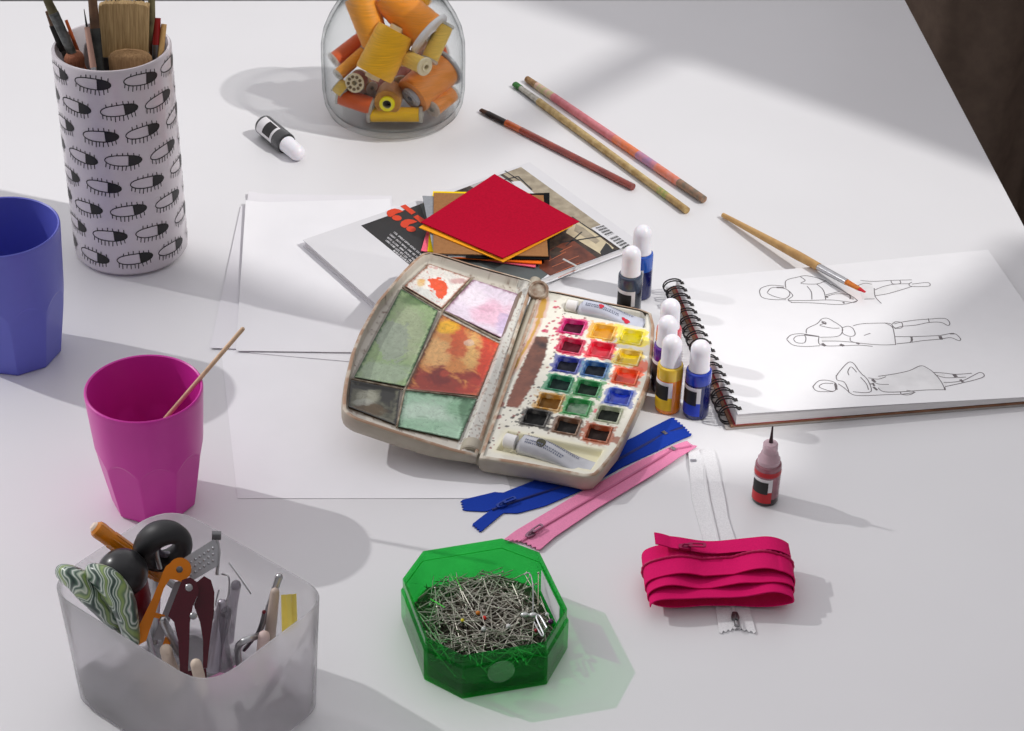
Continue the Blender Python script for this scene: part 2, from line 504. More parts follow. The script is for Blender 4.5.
vase_brush('paint_brush', 'black-haired brush with a brown tip against the left rim of the vase', (47.5, 11), .004, (69, 58), .000, .105, [(.12, .0022, .0036, .8, M_wood_brown, 'bristle_tip'), (.22, .0042, .0052, .8, M_bris_black, 'bristles'), (.66, .0045, .0026, 1, M_grey_fer, 'handle')])
vase_brush('paint_brush', 'thin rust-orange brush behind the grey one at the left of the vase', (66, 20), .026, (75.5, 45), .0200, .15, [(.5, .0014, .0022, 1, M_rust, 'handle'), (.5, .0022, .0024, 1, M_steel, 'ferrule')])
vase_brush('paint_brush', 'slim pink-brown brush with a bright silver ferrule at the vase front', (84, 9), -.01, (92.5, 62), -.034, .17, [(.09, .0003, .0010, 1, M_bris_black, 'bristles'), (.2, .0022, .0028, 1, M_pinkwood, 'handle_tip'), (.71, .0028, .0024, 1, M_steel, 'ferrule')])
vase_brush('paint_brush', 'dark slate flat brush with olive top left of the wide bristle brush', (91, -18), .0, (98, 62), -.026, .19, [(.2, .0036, .0042, .7, M_wood_brown, 'bristles'), (.35, .0044, .005, .6, M_dkgreen, 'ferrule'), (.45, .004, .003, 1, M_dkgreen, 'handle')])
vase_brush('paint_brush', 'black brush handle at the very back of the vase right of centre', (138, -16), .03, (146, 40), .026, .2, [(.5, .0034, .0036, 1, M_bris_black, 'handle'), (.5, .0036, .003, 1, M_bris_black, 'handle_end')])
vase_brush('paint_brush', 'olive-brown brush tall at the right of the vase behind the red one', (151.5, -18), .015, (151.5, 50), .006, .2, [(.25, .0028, .0036, 1, M_wood_olive, 'bristles'), (.3, .0036, .003, 1, M_wood_brown, 'ferrule'), (.45, .0034, .0026, 1, M_wood_olive, 'handle')])
vase_brush('paint_brush', 'dark red lacquered brush with a grey ferrule at the right rim of the vase', (157, 18), .012, (156, 56), .0, .16, [(.14, .0033, .0033, 1, M_redlac, 'handle_tip'), (.2, .0034, .003, 1, M_dsteel, 'ferrule'), (.66, .003, .0026, 1, M_redlac, 'handle')])
vase_brush('paint_brush', 'pale wood brush end just inside the right rim of the vase', (164, 24), .01, (161, 52), .0, .15, [(.4, .0024, .0028, 1, M_wood_tan, 'handle'), (.6, .0028, .0022, 1, M_wood_brown, 'handle_end')])
vase_brush('paint_brush', 'dark brush handle seen between the wide bristles at the back of the vase', (116, -12), .034, (118, 30), .03, .19, [(.5, .0055, .005, .6, M_dkgreen, 'ferrule'), (.5, .004, .003, 1, M_wood_brown, 'handle')])
# wide flat brush, bristles up
ct = WY(124, 2, VY + .004); cb = WY(124.5, 56, VY - .008)
fb = thing('flat_brush', 'wide flat brush with long pale tan bristles, widest brush in the vase', 'brush', (cb.x, cb.y, .02), 'brushes standing in the vase')
k = MB(); ax = (ct - cb); wv = Vector((1, 0, 0)); dv = Vector((0, 1, 0))
fr = random.Random(3)
nu, nvv = 60, 8
def fpt(u, v, side):
    w0 = .0195 + .0015 * v; th = .0055 * (1 - .35 * v)
    jag = (.0022 * nz(u * 9, side, 3.0, 2) + .0012 * nz(u * 60, side, 3.0, 5)) if v > .99 else 0
    round_ = -.0025 * (abs(2 * u - 1) ** 4) * (1 if v > .99 else 0)
    return cb + ax * v + wv * ((2 * u - 1) * w0) + dv * (side * th + .0004 * nz(u * 160, v * .6, 1, side)) + Vector((0, 0, jag + round_))
for sd in (-1, 1): k.grid(nu, nvv, lambda u, v: fpt(u, v, sd))
for v_ in (0, 1): k.grid(nu, 1, lambda u, v: fpt(u, v_, 2 * v - 1))
for u_ in (0, 1): k.grid(nvv, 1, lambda u, v: fpt(u_, u, 2 * v - 1))
k.build('bristles', M_bris_tan, fb, 60)
k = MB(); k.box((cb.x, cb.y, cb.z - .016), (.041, .013, .034)); k.build('ferrule', M_dsteel, fb)
k = MB(); k.prism(round_poly([(cb.x - .017, cb.y - .005), (cb.x + .017, cb.y - .005), (cb.x + .017, cb.y + .005), (cb.x - .017, cb.y + .005)], .003, 3), .025, cb.z - .03); k.build('handle', M_wood_tan, fb)
# two short fat bristle heads near the front rim
def stub(label, px, dy, rx, ry, h, m, tiltx):
    c = WY(px[0], px[1], VY + dy)
    t = thing('stencil_brush', label, 'brush', (c.x, c.y, .02), 'brushes standing in the vase')
    k = MB()
    def f(u, v):
        th = 2 * pi * u; r = 1.0 if v < .75 else sqrt(max(0, 1 - ((v - .75) / .25) ** 2)) * .9 + .1
        if v >= .999: r = 0.02
        return (c.x + rx * r * cos(th) + tiltx * v, c.y + ry * r * sin(th), c.z - h + h * min(v, 1) + .0008 * nz(u * 20, v * 2, 1, 4))
    k.grid(28, 14, f); k.build('bristles', m, t, 60)
    k = MB(); k.tube([(c.x, c.y, c.z - h + .002), (c.x, c.y, .016)], [rx * .6, rx * .4], 16); k.build('handle', M_wood_brown, t)
stub('short domed tan bristle brush low at the front rim of the vase', (129.5, 50), -.021, .0185, .009, .03, mat('brown_bristle', (150, 116, 80), rough=.9, col2=(176, 140, 98), scale=800, stretch=(1, 1, .05)), 0)
stub('short rust-brown bristle brush low at the left rim of the vase', (71.5, 51), -.014, .0085, .009, .03, mat('rust_bristle', (140, 84, 62), rough=.9, col2=(166, 108, 80), scale=800, stretch=(1, 1, .05)), .002)

# ------------------------------------------------------------------ faceted plastic cups
def cup(name, label, base, h, r_top, r_mid, r_bot, slope, m, nf=9, phase=0.2):
    t = thing(name, label, 'cup', (base[0], base[1], 0))
    n = 270; zs = [0, .0015, .005] + [h * f for f in [.1, .2, .3, .36, .39] + [.40 + .0075 * i for i in range(26)] + [.62, .68, .78, .88, .96, .985]]
    def RR(z): return r_mid + (r_top - r_mid) * z / h
    def rad(th, z):
        R = RR(z); ap = r_bot + slope * z; f_ = h / .1035
        a = ((th - phase) % (2 * pi / nf)) - pi / nf
        fac = ap / cos(a); kk = 2600.0; lo_ = min(R, fac)
        r_ = lo_ - math.log(math.exp(-kk * (R - lo_)) + math.exp(-kk * (fac - lo_))) / kk
        za = f_ * (.0575 - .0105 * (a / (pi / nf)) ** 2)
        t_ = sstep(za - .0011 * f_, za + .0011 * f_, z)
        return r_ * (1 - t_) + R * t_
    loops = []
    def loop(z, dr=0.0, sc=1.0): return [(base[0] + (rad(2 * pi * i / n, z) * sc + dr) * cos(2 * pi * i / n), base[1] + (rad(2 * pi * i / n, z) * sc + dr) * sin(2 * pi * i / n), z) for i in range(n)]
    loops.append(loop(0, 0, .9)); loops.append([(x, y, 0) for x, y, z in loop(0, -.001)])
    for z in zs[1:]: loops.append(loop(z))
    loops.append(loop(h, -.0003)); 
    b = MB(); b.loft(loops, 0, cap0=True); 
    th_ = .0022
    rim = [[(x, y, z + .0006) for x, y, z in loop(h, -.0011)]]
    inn = [loop(h, -th_)] + [loop(h * f, -.0024) for f in (.95, .85, .72, .62, .57, .53, .49, .45, .41, .36, .3, .2, .1)] + [loop(.006, -.004)]
    b.loft([loops[-1], rim[0], inn[0]] + inn[1:], 0, cap1=True)
    b.build('cup_body', m, t, 28)
    return t
pb = W(155, 499)
cup('tumbler', 'magenta pink faceted plastic tumbler with a wooden stick in it', (pb.x, pb.y), .1035, .0434, .0362, .0298, .160, mat('magenta_plastic', (205, 48, 160), rough=.32, var=.015), nf=9, phase=.48)
bb = W(18, 352)
cup('tumbler', 'periwinkle blue faceted plastic tumbler cut by the left picture edge', (bb.x, bb.y), .122, .0475, .0405, .0335, .145, mat('periwinkle_plastic', (96, 102, 196), rough=.35, var=.015), nf=9, phase=.03)
# stick resting on the rim, its lower end on the cup floor
best = None
for a_ in range(-10, 60):
    C = Vector((pb.x + .0412 * cos(radians(a_)), pb.y + .0412 * sin(radians(a_)), .1035 + .0014))
    if best is None or abs(PX(C)[0] - 199.8) < best[0]: best = (abs(PX(C)[0] - 199.8), C)
C = best[1]; best = None
for i_ in range(0, 90):
    T_ = WY(243.5, 328, pb.y + .01 + i_ * .002); d = (C - T_).normalized()
    if d.z > -.2: continue
    e = T_ + d * ((.0085 - T_.z) / d.z); rr_ = hypot(e.x - pb.x, e.y - pb.y)
    if best is None or rr_ < best[0]: best = (rr_, T_, e, d)
s_top, s_bot, d = best[1], best[2], best[3]
while hypot(s_bot.x - pb.x, s_bot.y - pb.y) > .0255 + .2 * s_bot.z * .8: s_bot = s_bot - d * .002
k = MB(); k.tube([s_top, s_top + d * .001, s_bot], [.0011, .0017, .0017], 12)
solo('wooden_stick', k, mat('pale_stick', (214, 180, 146), rough=.5, var=.1, scale=150), 'thin round wooden stick leaning in the magenta tumbler', 'stick', s_bot)

# ------------------------------------------------------------------ glass jar
jb = W(394.2, 111.3); JX, JY = jb.x, jb.y
M_glass = clear_mat('jar_glass', (.955, .962, .96), refr=0.33, rior=1.012, rough=0, gloss=.4, ior=1.46, var=.005, edge_dark=(.36, .39, .39))
jo = [(0, 0), (.050, 0), (.058, .0008), (.0635, .005), (.0672, .014), (.0690, .028), (.0692, .06), (.0688, .076), (.0662, .09), (.0608, .103), (.0545, .114), (.0490, .122), (.0470, .128), (.0472, .133), (.0488, .136), (.0488, .140), (.0478, .1422)]
ji = [(.0452, .1422), (.0446, .138), (.0440, .128), (.0462, .120), (.0520, .1115), (.0582, .1005), (.0636, .088), (.0664, .0755), (.0668, .06), (.0666, .028), (.0648, .016), (.0605, .009), (.050, .006), (0, .006)]
jo = [(r * 1.03, z) for r, z in jo]; ji = [(r * 1.03, z) for r, z in ji]
b = MB(); b.lathe(jo + ji, 96, 0, Matrix.Translation((JX, JY, 0)))
solo('glass_jar', b, M_glass, 'clear glass jar filled with yellow and orange thread spools', 'jar', (JX, JY, 0), ang=60)

def thread_mat(name, c, c2=None):
    return mat(name, c, rough=.55, col2=c2 or tuple(int(x * .85) for x in c), scale=700, stretch=(.08, .08, 3.0), thr=(.3, .7), sheen=.3)
M_clearspool = clear_mat('clear_spool_plastic', (.92, .92, .90), refr=.0, rough=.15, gloss=1.2, milky=.55, milk_col=(.90, .89, .84))
M_cream = mat('cream_plastic', (228, 214, 178), rough=.4)
def jar_in(z):
    pts_ = sorted((z_, r_) for r_, z_ in ji if r_ > 0)
    if z <= pts_[0][0]: return pts_[0][1]
    for (z0, r0), (z1, r1) in zip(pts_, pts_[1:]):
        if z <= z1: return r0 + (r1 - r0) * (z - z0) / max(1e-9, z1 - z0)
    return pts_[-1][1]
def spool(label, a, c, r, m_thread, rf=None, m_core=None, cone=1.0, ring=None, holes=0, flange=(1, 1), rf2=None, group='thread spools in the jar'):
    """a spool lying from point a (front end) to point c; r thread radius, rf flange radius"""
    a, c = Vector(a), Vector(c); rf = rf or r * 1.1
    for _ in range(200):             # keep it clear of the glass
        worst = 0; push = Vector((0, 0, 0)); ax_ = (c - a).normalized(); x_, y_, _z = frame(ax_)
        for e_, r_ in ((a, rf if flange[0] else r), (c, (rf2 or rf) * cone), (a.lerp(c, .5), r)):
            for q_ in range(12):
                p_ = e_ + (x_ * cos(q_ * pi / 6) + y_ * sin(q_ * pi / 6)) * r_
                lim = jar_in(p_.z) - .0008; rr_ = hypot(p_.x - JX, p_.y - JY)
                if rr_ - lim > worst: worst = rr_ - lim; push = Vector((JX - p_.x, JY - p_.y, 0)).normalized() * min(worst, .002)
                if .0068 - p_.z > worst: worst = .0068 - p_.z; push = Vector((0, 0, min(worst, .002)))
        if worst <= 0: break
        a += push; c += push
    ax = c - a; L = ax.length; m_core = m_core or M_clearspool
    # keep it inside the glass
    t = thing('thread_spool', label, 'spool', a, group)
    Mx = MX(a, ax)
    k = MB(); e = L * .07
    rr = [r * (1 + .012 * sin(i * 2.3)) for i in range(15)]
    k.lathe([(r * .35, e)] + [(rr[i] * (1 + (cone - 1) * i / 14) * (.96 if i in (0, 14) else 1), e + (L - 2 * e) * i / 14) for i in range(15)] + [(r * .35, L - e)], 36, 0, Mx)
    th = k.build('thread', m_thread, t)
    for i, (z0, z1) in enumerate(((0, e * .9), (L - e * .9, L))):
        if not flange[i]: continue
        k = MB(); R = rf if i == 0 else (rf2 or rf) * cone
        h0 = R * .3
        if holes:
            n = 48; vs = []
            k.lathe([(h0, z0), (R * .96, z0), (R, z0 + (z1 - z0) * .3), (R, z1), (h0, z1)], 36, 0, Mx, closed=True)
            for q in range(holes):
                an = 2 * pi * q / holes; k2 = Mx @ Matrix.Translation((R * .64 * cos(an), R * .64 * sin(an), z0 - .0001))
                k.lathe([(0, 0), (R * .13, 0), (R * .14, -.0003), (R * .17, -.0003), (R * .17, .0002)], 12, 1, k2)
        else:
            k.lathe([(h0, z0), (R * .94, z0), (R, z0 + (z1 - z0) * .3), (R, z1), (h0, z1)], 36, 0, Mx, closed=True)
        k.build('flange', [m_core, mat('bobbin_hole', (120, 96, 60), rough=.6)], t)
    k = MB(); k.lathe([(r * .3, -.0008), (r * .38, -.0008), (r * .38, L + .0005), (r * .3, L + .0005)], 24, 0, Mx, closed=True)
    co = k.build('core_tube', m_core, t)
    if ring:
        k = MB(); k.lathe([(r * .34, -.0016), (r * .55, -.0016), (r * .58, -.0006), (r * .58, .002), (r * .34, .002)], 28, 0, Mx, closed=True); k.build('end_ring', ring, t)
        k = MB(); k.lathe([(0, .006), (r * .34, .006)], 24, 0, Mx); k.build('core_hole', mat('dark_core', (30, 24, 16), rough=.8), t)
    return t
def J(px, py, dy): return WY(px, py, JY + dy)
T_gold = thread_mat('gold_thread', (252, 186, 0)); T_or = thread_mat('orange_thread', (250, 150, 14)); T_or2 = thread_mat('amber_thread', (252, 164, 26))
T_red = thread_mat('burnt_orange_thread', (232, 96, 22)); T_yel = thread_mat('bright_yellow_thread', (255, 198, 12)); T_pale = thread_mat('straw_thread', (248, 206, 92)); T_tan = thread_mat('bronze_thread', (206, 142, 44)); T_wine = thread_mat('wine_thread', (160, 66, 36)); T_sal = thread_mat('apricot_thread', (248, 152, 60))
M_wflange = mat('white_cone', (232, 230, 232), rough=.4)
spool('large gold thread spool at the front centre of the jar', J(372, 78, -.036), J(398, 27, -.014), .0196, T_gold, rf=.0172, m_core=M_cream, flange=(0, 0))
spool('amber thread cone at the upper left of the jar', J(367, 46, -.010), J(348, -8, .016), .0140, T_or2, rf=.0125, m_core=M_wflange, cone=1.15, flange=(1, 0))
spool('large orange thread cone at the upper right with a white base', J(437, 37, -.016), J(390, -6, .012), .0205, T_or, rf=.0245, m_core=M_wflange, cone=.84, flange=(1, 0))
spool('straw yellow spool at the right side of the jar, end down', J(435.5, 62, -.025), J(453, 24, -.002), .0085, T_pale, rf=.0092, m_core=M_clearspool, holes=0)
spool('pale tan bobbin facing forward right of the gold spool', J(425.5, 67, -.046), J(404, 57, -.022), .0082, T_pale, rf=.0092, m_core=M_cream, ring=M_cream)
spool('large apricot spool at the right with a grey plastic end', J(416, 99, -.03), J(452, 66, .008), .0195, T_sal, rf=.0108, rf2=.0215, m_core=mat('grey_blue_plastic', (176, 178, 184), rough=.3))
spool('bright yellow spool lying across the jar bottom', J(367, 121, -.036), J(423, 121, -.036), .0074, T_yel, rf=.0082)
spool('bronze spool with a bright yellow core ring at the jar front', J(387, 104, -.042), J(391, 92, -.012), .0132, T_tan, rf=.006, ring=mat('yellow_ring_plastic', (240, 226, 20), rough=.35), flange=(0, 0))
spool('burnt orange spool at the lower left with a silvery end', J(374, 107, -.036), J(338, 95, -.026), .0088, T_red, rf=.009)
spool('cream bobbin with a ring of holes at the left of the jar', J(354.5, 83, -.034), J(360, 79, -.018), .0088, T_wine, rf=.0098, m_core=M_cream, holes=9)
spool('tilted clear bobbin at the far left beside the holed bobbin', J(345, 92, -.03), J(336, 84, -.026), .0078, T_pale, rf=.009, m_core=M_clearspool)
spool('slim amber spool slanting at the left of the jar', J(337, 76, -.024), J(366, 50, -.002), .0062, T_or2, rf=.0066)
spool('dark orange spool slanting behind the slim amber one', J(333, 61, -.008), J(363, 38, .012), .0078, T_red, rf=.0088)
spool('apricot spool low at the right with a clear end', J(434, 110, -.034), J(455, 93, -.008), .0086, T_sal, rf=.009)
spool('wine red spool half hidden behind the holed bobbin', J(366, 96, -.02), J(380, 88, .012), .011, T_wine, rf=.0116)
spool('small clear bobbin between holed bobbin and gold spool', J(372, 88, -.022), J(366, 83, -.012), .0058, T_tan, rf=.0066)
spool('wine red spool deep in the middle of the jar', J(402, 88, -.004), J(402, 70, .03), .0125, T_wine, rf=.0135)
spool('burnt orange spool deep at the back right of the jar', J(420, 60, .012), J(440, 50, .034), .0125, T_red, rf=.013)
spool('yellow spool high at the back of the jar', J(408, 14, .014), J(424, -8, .02), .0115, T_yel, rf=.012)
# ------------------------------------------------------------------ sheets of paper
def sheet(label, corners, z, curl, name='paper_sheet', m=None, group='loose white paper sheets', th=.00025, lift=None):
    """corners TL, TR, BR, BL as photo points at height z"""
    P = [W(x, y, z) for x, y in corners]
    c = sum(P, Vector()) / 4; b = MB()
    def f(s, t, k):
        p = P[0] * (1 - s) * (1 - t) + P[1] * s * (1 - t) + P[2] * s * t + P[3] * (1 - s) * t
        h = (lift(s, t) if lift else 0) + .0003 * nz(s * 2, t * 2, 1, z * 900)
        return (p.x, p.y, z + max(0, h) + k * th)
    nu = 24
    b.grid(nu, nu, lambda s, t: f(s, t, 1)); b.grid(nu, nu, lambda s, t: f(s, t, 0))
    edge = [(i / nu, 0) for i in range(nu)] + [(1, i / nu) for i in range(nu)] + [(1 - i / nu, 1) for i in range(nu)] + [(0, 1 - i / nu) for i in range(nu)]
    n = len(edge); b.loft([[f(s, t, 0) for s, t in edge], [f(s, t, 1) for s, t in edge]])
    return solo(name, b, m or M_paper, label, 'paper', (c.x, c.y, z), group, ang=60)
sheet('white paper sheet lowest on the table with its edge below the paint box', [(219, 330), (455, 330), (514, 498.5), (237.5, 498.5)], .0002, 0)
sheet('white sheet with a dark shadow line under its lower edge by the paint box', [(262, 214), (430, 206), (470, 372), (250, 353)], .0008, 0)
sheet('white sheet whose pointed left corner sticks out toward the pink tumbler', [(241, 206), (400, 206), (420, 356), (210, 348)], .0014, 0, m=M_paper2)
sheet('uppermost white paper sheet under the book, left edge slightly curled', [(246, 203), (390, 199), (404, 353), (236, 351)], .0021, 0, lift=lambda s, t: .0030 * (max(0, .2 - s) / .2) ** 2 * (1 - t) ** .5)
sheet('thin white sheet at the back with its curled top edge behind the others', [(249, 194), (392, 196), (392, 214), (247, 203)], .0010, 0, m=M_paper2, lift=lambda s, t: .0030 * (max(0, .12 - s) / .12) * (1 - t))

# ------------------------------------------------------------------ the book
HB = .0092; Z0B = .0027
bA, bB, bC = W(302.9, 239.8, HB), W(529.5, 162, HB), W(639.5, 242, HB)
bD = bA + (bC - bB)
def bk(s, t, z=HB): 
    p = bA + (bB - bA) * s + (bD - bA) * t; return Vector((p.x, p.y, z))
def bst(px, py):                  # photo point -> (s, t) on the cover
    p = W(px, py, HB) - bA; u = bB - bA; v = bD - bA
    det = u.x * v.y - u.y * v.x
    return ((p.x * v.y - p.y * v.x) / det, (u.x * p.y - u.y * p.x) / det)
bc = bk(.5, .5, 0)
book = thing('book', 'white softcover book with black panel, orange emblem and wood photo cover', 'book', (bc.x, bc.y, Z0B))
k = MB(); P4 = [(q.x, q.y) for q in (bk(.006, .006), bk(.006, .994), bk(.994, .994), bk(.994, .006))]
k.prism(P4, Z0B + .0008, HB - .0007); 
k.build('page_block', mat('page_edges', (226, 224, 224), rough=.85, var=.06, scale=900, stretch=(.02, .02, 2)), book)
k = MB(); P4 = [(q.x, q.y) for q in (bk(0, 0), bk(0, 1), bk(1, 1), bk(1, 0))]
k.prism(P4, Z0B, Z0B + .0008); k.build('back_cover', M_paper, book)
k = MB(); k.prism(P4, HB - .0007, HB)
MC = [mat('cover_white', (219, 218, 221), rough=.5, var=.008), mat('cover_black', (40, 40, 42), rough=.5), mat('cover_orange', (214, 62, 26), rough=.5),
      mat('cover_slate', (84, 90, 90), rough=.55, var=.05), mat('cover_concrete', (176, 164, 142), rough=.6, col2=(150, 138, 118), scale=120), mat('cover_wood', (120, 62, 42), rough=.5, col2=(78, 36, 24), scale=70, stretch=(1, 1, 1)),
      mat('cover_dark', (74, 58, 46), rough=.5, col2=(40, 32, 28), scale=140), mat('cover_lightgrey', (186, 186, 184), rough=.6, var=.1, scale=90), mat('cover_woodline', (176, 96, 62), rough=.5), mat('cover_sand', (206, 192, 160), rough=.6, var=.08, scale=120)]
lay = [HB]
def art(pts, mi):                  # printed shape on the cover, photo points
    lay[0] += .00002
    st = [bst(*p) for p in pts]; st = [(min(1, max(0, a)), min(1, max(0, c))) for a, c in st]
    k.add([bk(a, c, lay[0]) for a, c in st], [tuple(range(len(st)))], mi)
def strip(p, q, w, mi):
    a, c = bk(*bst(*p), lay[0]), bk(*bst(*q), lay[0]); k.line([a, c], w, mi)
art([(361, 225.5), (425, 202.5), (505, 263), (455, 300), (409.7, 265)], 1)
art([(420, 204), (450, 193), (560, 265), (549, 284.5), (500, 300), (440, 262)], 3)
art([(445, 195), (521, 167), (631, 247.5), (557, 281.5), (540, 266), (500, 240)], 6)
art([(503, 174), (521, 167), (603, 226.5), (590, 233)], 4)           # concrete band
art([(470, 186), (500, 175), (516, 186), (490, 196)], 7)
art([(570, 219), (581, 222), (614, 248), (605, 257), (566, 233)], 9)
art([(576, 224), (584, 228), (600, 241), (596, 244), (574, 231)], 4)
art([(600, 252), (606, 243), (609, 245), (613, 250), (622, 250), (604, 258)], 1)
art([(539, 268), (550, 250), (563, 243), (574, 241), (597, 258), (583, 269), (557, 281.5)], 5)
art([(549, 252), (556, 247), (563, 249), (560, 256), (552, 260)], 6)
lay[0] += .00002
for i, (p, q) in enumerate([((549, 261), (566, 252)), ((552, 267), (579, 256)), ((556, 273), (580, 263)), ((558, 278), (576, 270)), ((560, 252), (572, 246))]): strip(p, q, .0009, 8)
lay[0] += .00002
strip((563, 259), (581, 268.5), .0022, 7)
lay[0] += .00002
for p, q, w in [((484, 185), (518, 176.5), .0016), ((518, 176.5), (532, 190), .0016), ((505, 171), (520, 181), .0012), ((572, 217), (600, 236), .0014), ((560, 243), (604, 236), .0018), ((566, 246), (582, 232), .0014)]: strip(p, q, w, 1)
art([(511, 182), (520, 181), (536, 195), (528, 199)], 0)
# emblem: two petal-and-dot marks with two bars
def blob(c, rx, ry, ang, n=20, a0=0, a1=2 * pi):
    return [(c[0] + rx * cos(t) * cos(ang) - ry * sin(t) * sin(ang), c[1] + rx * cos(t) * sin(ang) + ry * sin(t) * cos(ang)) for t in [a0 + (a1 - a0) * i / n for i in range(n)]]
art([(386.5, 213.5), (387.5, 211), (390.5, 209.3), (394.5, 208.7), (399, 209.5), (403.5, 211.5), (399.5, 213), (396, 214), (393, 216), (390.5, 217.3), (388, 216.5)], 2)
art(blob((396.8, 218.2), 4.9, 2.7, .1), 2)
art([(400.3, 206.3), (405, 204.4), (415.8, 212.5), (411.5, 215)], 2)
art([(400.3, 224.8), (401.3, 222), (405, 220), (409, 219.4), (413.5, 220.2), (417.5, 222), (413.5, 223.5), (409.5, 224.7), (407, 227.5), (404.5, 228.3), (401.5, 227)], 2)
art(blob((411, 229.3), 4.9, 2.8, .1), 2)
art([(413.3, 217.3), (417.5, 215.2), (426, 220.5), (424, 222.5), (421, 223.6)], 2)
# small white text lines on the black panel (too small to read in the photo: strokes of matching size)
tr = random.Random(4)
for li, (p, q) in enumerate([((393.5, 233), (424, 258.5)), ((389.5, 235.2), (420, 260.8)), ((387, 238.2), (416.5, 263)), ((385.5, 241.2), (411, 262.5)), ((393, 251.2), (409, 264.2))]):
    lay[0] += .00001; n = 34; dx, dy = (q[0] - p[0]) / n, (q[1] - p[1]) / n; word = 0
    for i in range(n):
        word += 1
        if word > tr.randint(3, 7): word = 0; continue
        x, y = p[0] + dx * i, p[1] + dy * i          # one small letter shape: an upright and one or two bars
        ux, uy = .95, -.62
        strip((x, y), (x + ux * 1.5, y + uy * 1.5), .00042, 0)
        if tr.random() < .7: strip((x + ux * 1.4, y + uy * 1.4), (x + ux * 1.4 + dx * .65, y + uy * 1.4 + dy * .65), .00042, 0)
        if tr.random() < .6: strip((x + ux * .1, y + uy * .1), (x + ux * .1 + dx * .65, y + uy * .1 + dy * .65), .00042, 0)
        if tr.random() < .4: strip((x + dx * .6, y + dy * .6), (x + ux * 1.4 + dx * .6, y + uy * 1.4 + dy * .6), .00042, 0)
# barcode
art([(591, 228.6), (604.5, 224.2), (632.5, 245.6), (622, 250.5)], 0)
lay[0] += .00002
for i in range(58):
    t = i / 57
    if .42 < t < .5: continue
    w = [.0004, .0007, .00035, .0009][(i * 7 + i // 3) % 4]
    p = (594.2 + 28.5 * t, 228.6 + 21 * t); q = (604 + 26.5 * t, 225.6 + 20 * t)
    if i % 6 != 4: strip((p[0] * .9 + q[0] * .1, p[1] * .9 + q[1] * .1), (q[0] - .4, q[1] + .2), w, 1)
k.build('front_cover', MC, book)

# ------------------------------------------------------------------ felt swatches on the book
FG = 'felt swatches stacked on the book'
def felt(label, name, col, pts, z, th=.0009, rough=.95, lift=0, twist=None):
    m = mat(name, col, rough=rough, var=.08, scale=500, sheen=.0, spec=.15)
    P = [W(x, y, z) for x, y in pts]; c = sum(P, Vector()) / 4; b = MB(); nu = 14
    def f(s, t, k):
        p = P[0] * (1 - s) * (1 - t) + P[1] * s * (1 - t) + P[2] * s * t + P[3] * (1 - s) * t
        h = twist(s, t) if twist else 0
        return (p.x, p.y, z + h + k * th)
    b.grid(nu, nu, lambda s, t: f(s, t, 1)); b.grid(nu, nu, lambda s, t: f(s, t, 0))
    e = [(i / nu, 0) for i in range(nu)] + [(1, i / nu) for i in range(nu)] + [(1 - i / nu, 1) for i in range(nu)] + [(0, 1 - i / nu) for i in range(nu)]
    b.loft([[f(s, t, 0) for s, t in e], [f(s, t, 1) for s, t in e]])
    return solo('felt_swatch', b, m, label, 'felt', (c.x, c.y, z), FG)
zf = HB + .0011
felt('pink felt swatch near the bottom of the stack, a pink edge showing at both sides', 'pink_felt', (240, 104, 128), [(437, 197), (541, 207), (535.5, 268), (421, 251.5)], zf); zf += .0010
felt('yellow felt swatch with a pointed yellow corner showing at the left of the stack', 'yellow_felt', (248, 214, 20), [(433, 192), (530, 194), (525, 262), (427.5, 252)], zf); zf += .0010
felt('orange felt swatch with only its lower right edge showing under the black one', 'orange_felt', (246, 112, 30), [(452, 203), (546, 208), (541.5, 264.5), (452, 258)], zf); zf += .0010
felt('white felt swatch with a thin white edge showing above the paint box', 'white_felt', (226, 228, 228), [(446, 198), (530, 202), (515, 259), (448, 257)], zf); zf += .0010
felt('black felt swatch peeking out below the right of the brown one', 'black_felt', (22, 22, 24), [(462, 197), (549.5, 193.5), (549.5, 260), (466, 258.5)], zf); zf += .0010
felt('grey felt swatch sticking out at the upper left of the stack', 'grey_felt', (150, 153, 158), [(422.5, 196.5), (520, 201), (526, 256), (434, 255)], zf); zf += .0010
felt('brown felt swatch lying squarely beneath the red one', 'brown_felt', (158, 112, 72), [(433.7, 193.5), (543.5, 196), (548.3, 257), (433.3, 254)], zf); zf += .0011
felt('golden orange felt swatch just under the red one, edge showing at the front left', 'golden_felt', (248, 166, 40), [(494, 181), (573, 227), (503, 262.6), (418.8, 228)], zf, twist=lambda s, t: .0012 * s * (1 - t)); zf += .0012
felt('crimson red felt swatch on top of the stack', 'crimson_felt', (178, 4, 44), [(494.5, 174.7), (579.1, 222.8), (502.7, 260.2), (421.1, 223.8)], zf, twist=lambda s, t: .0015 * max(0, s - .6) + .001 * t)

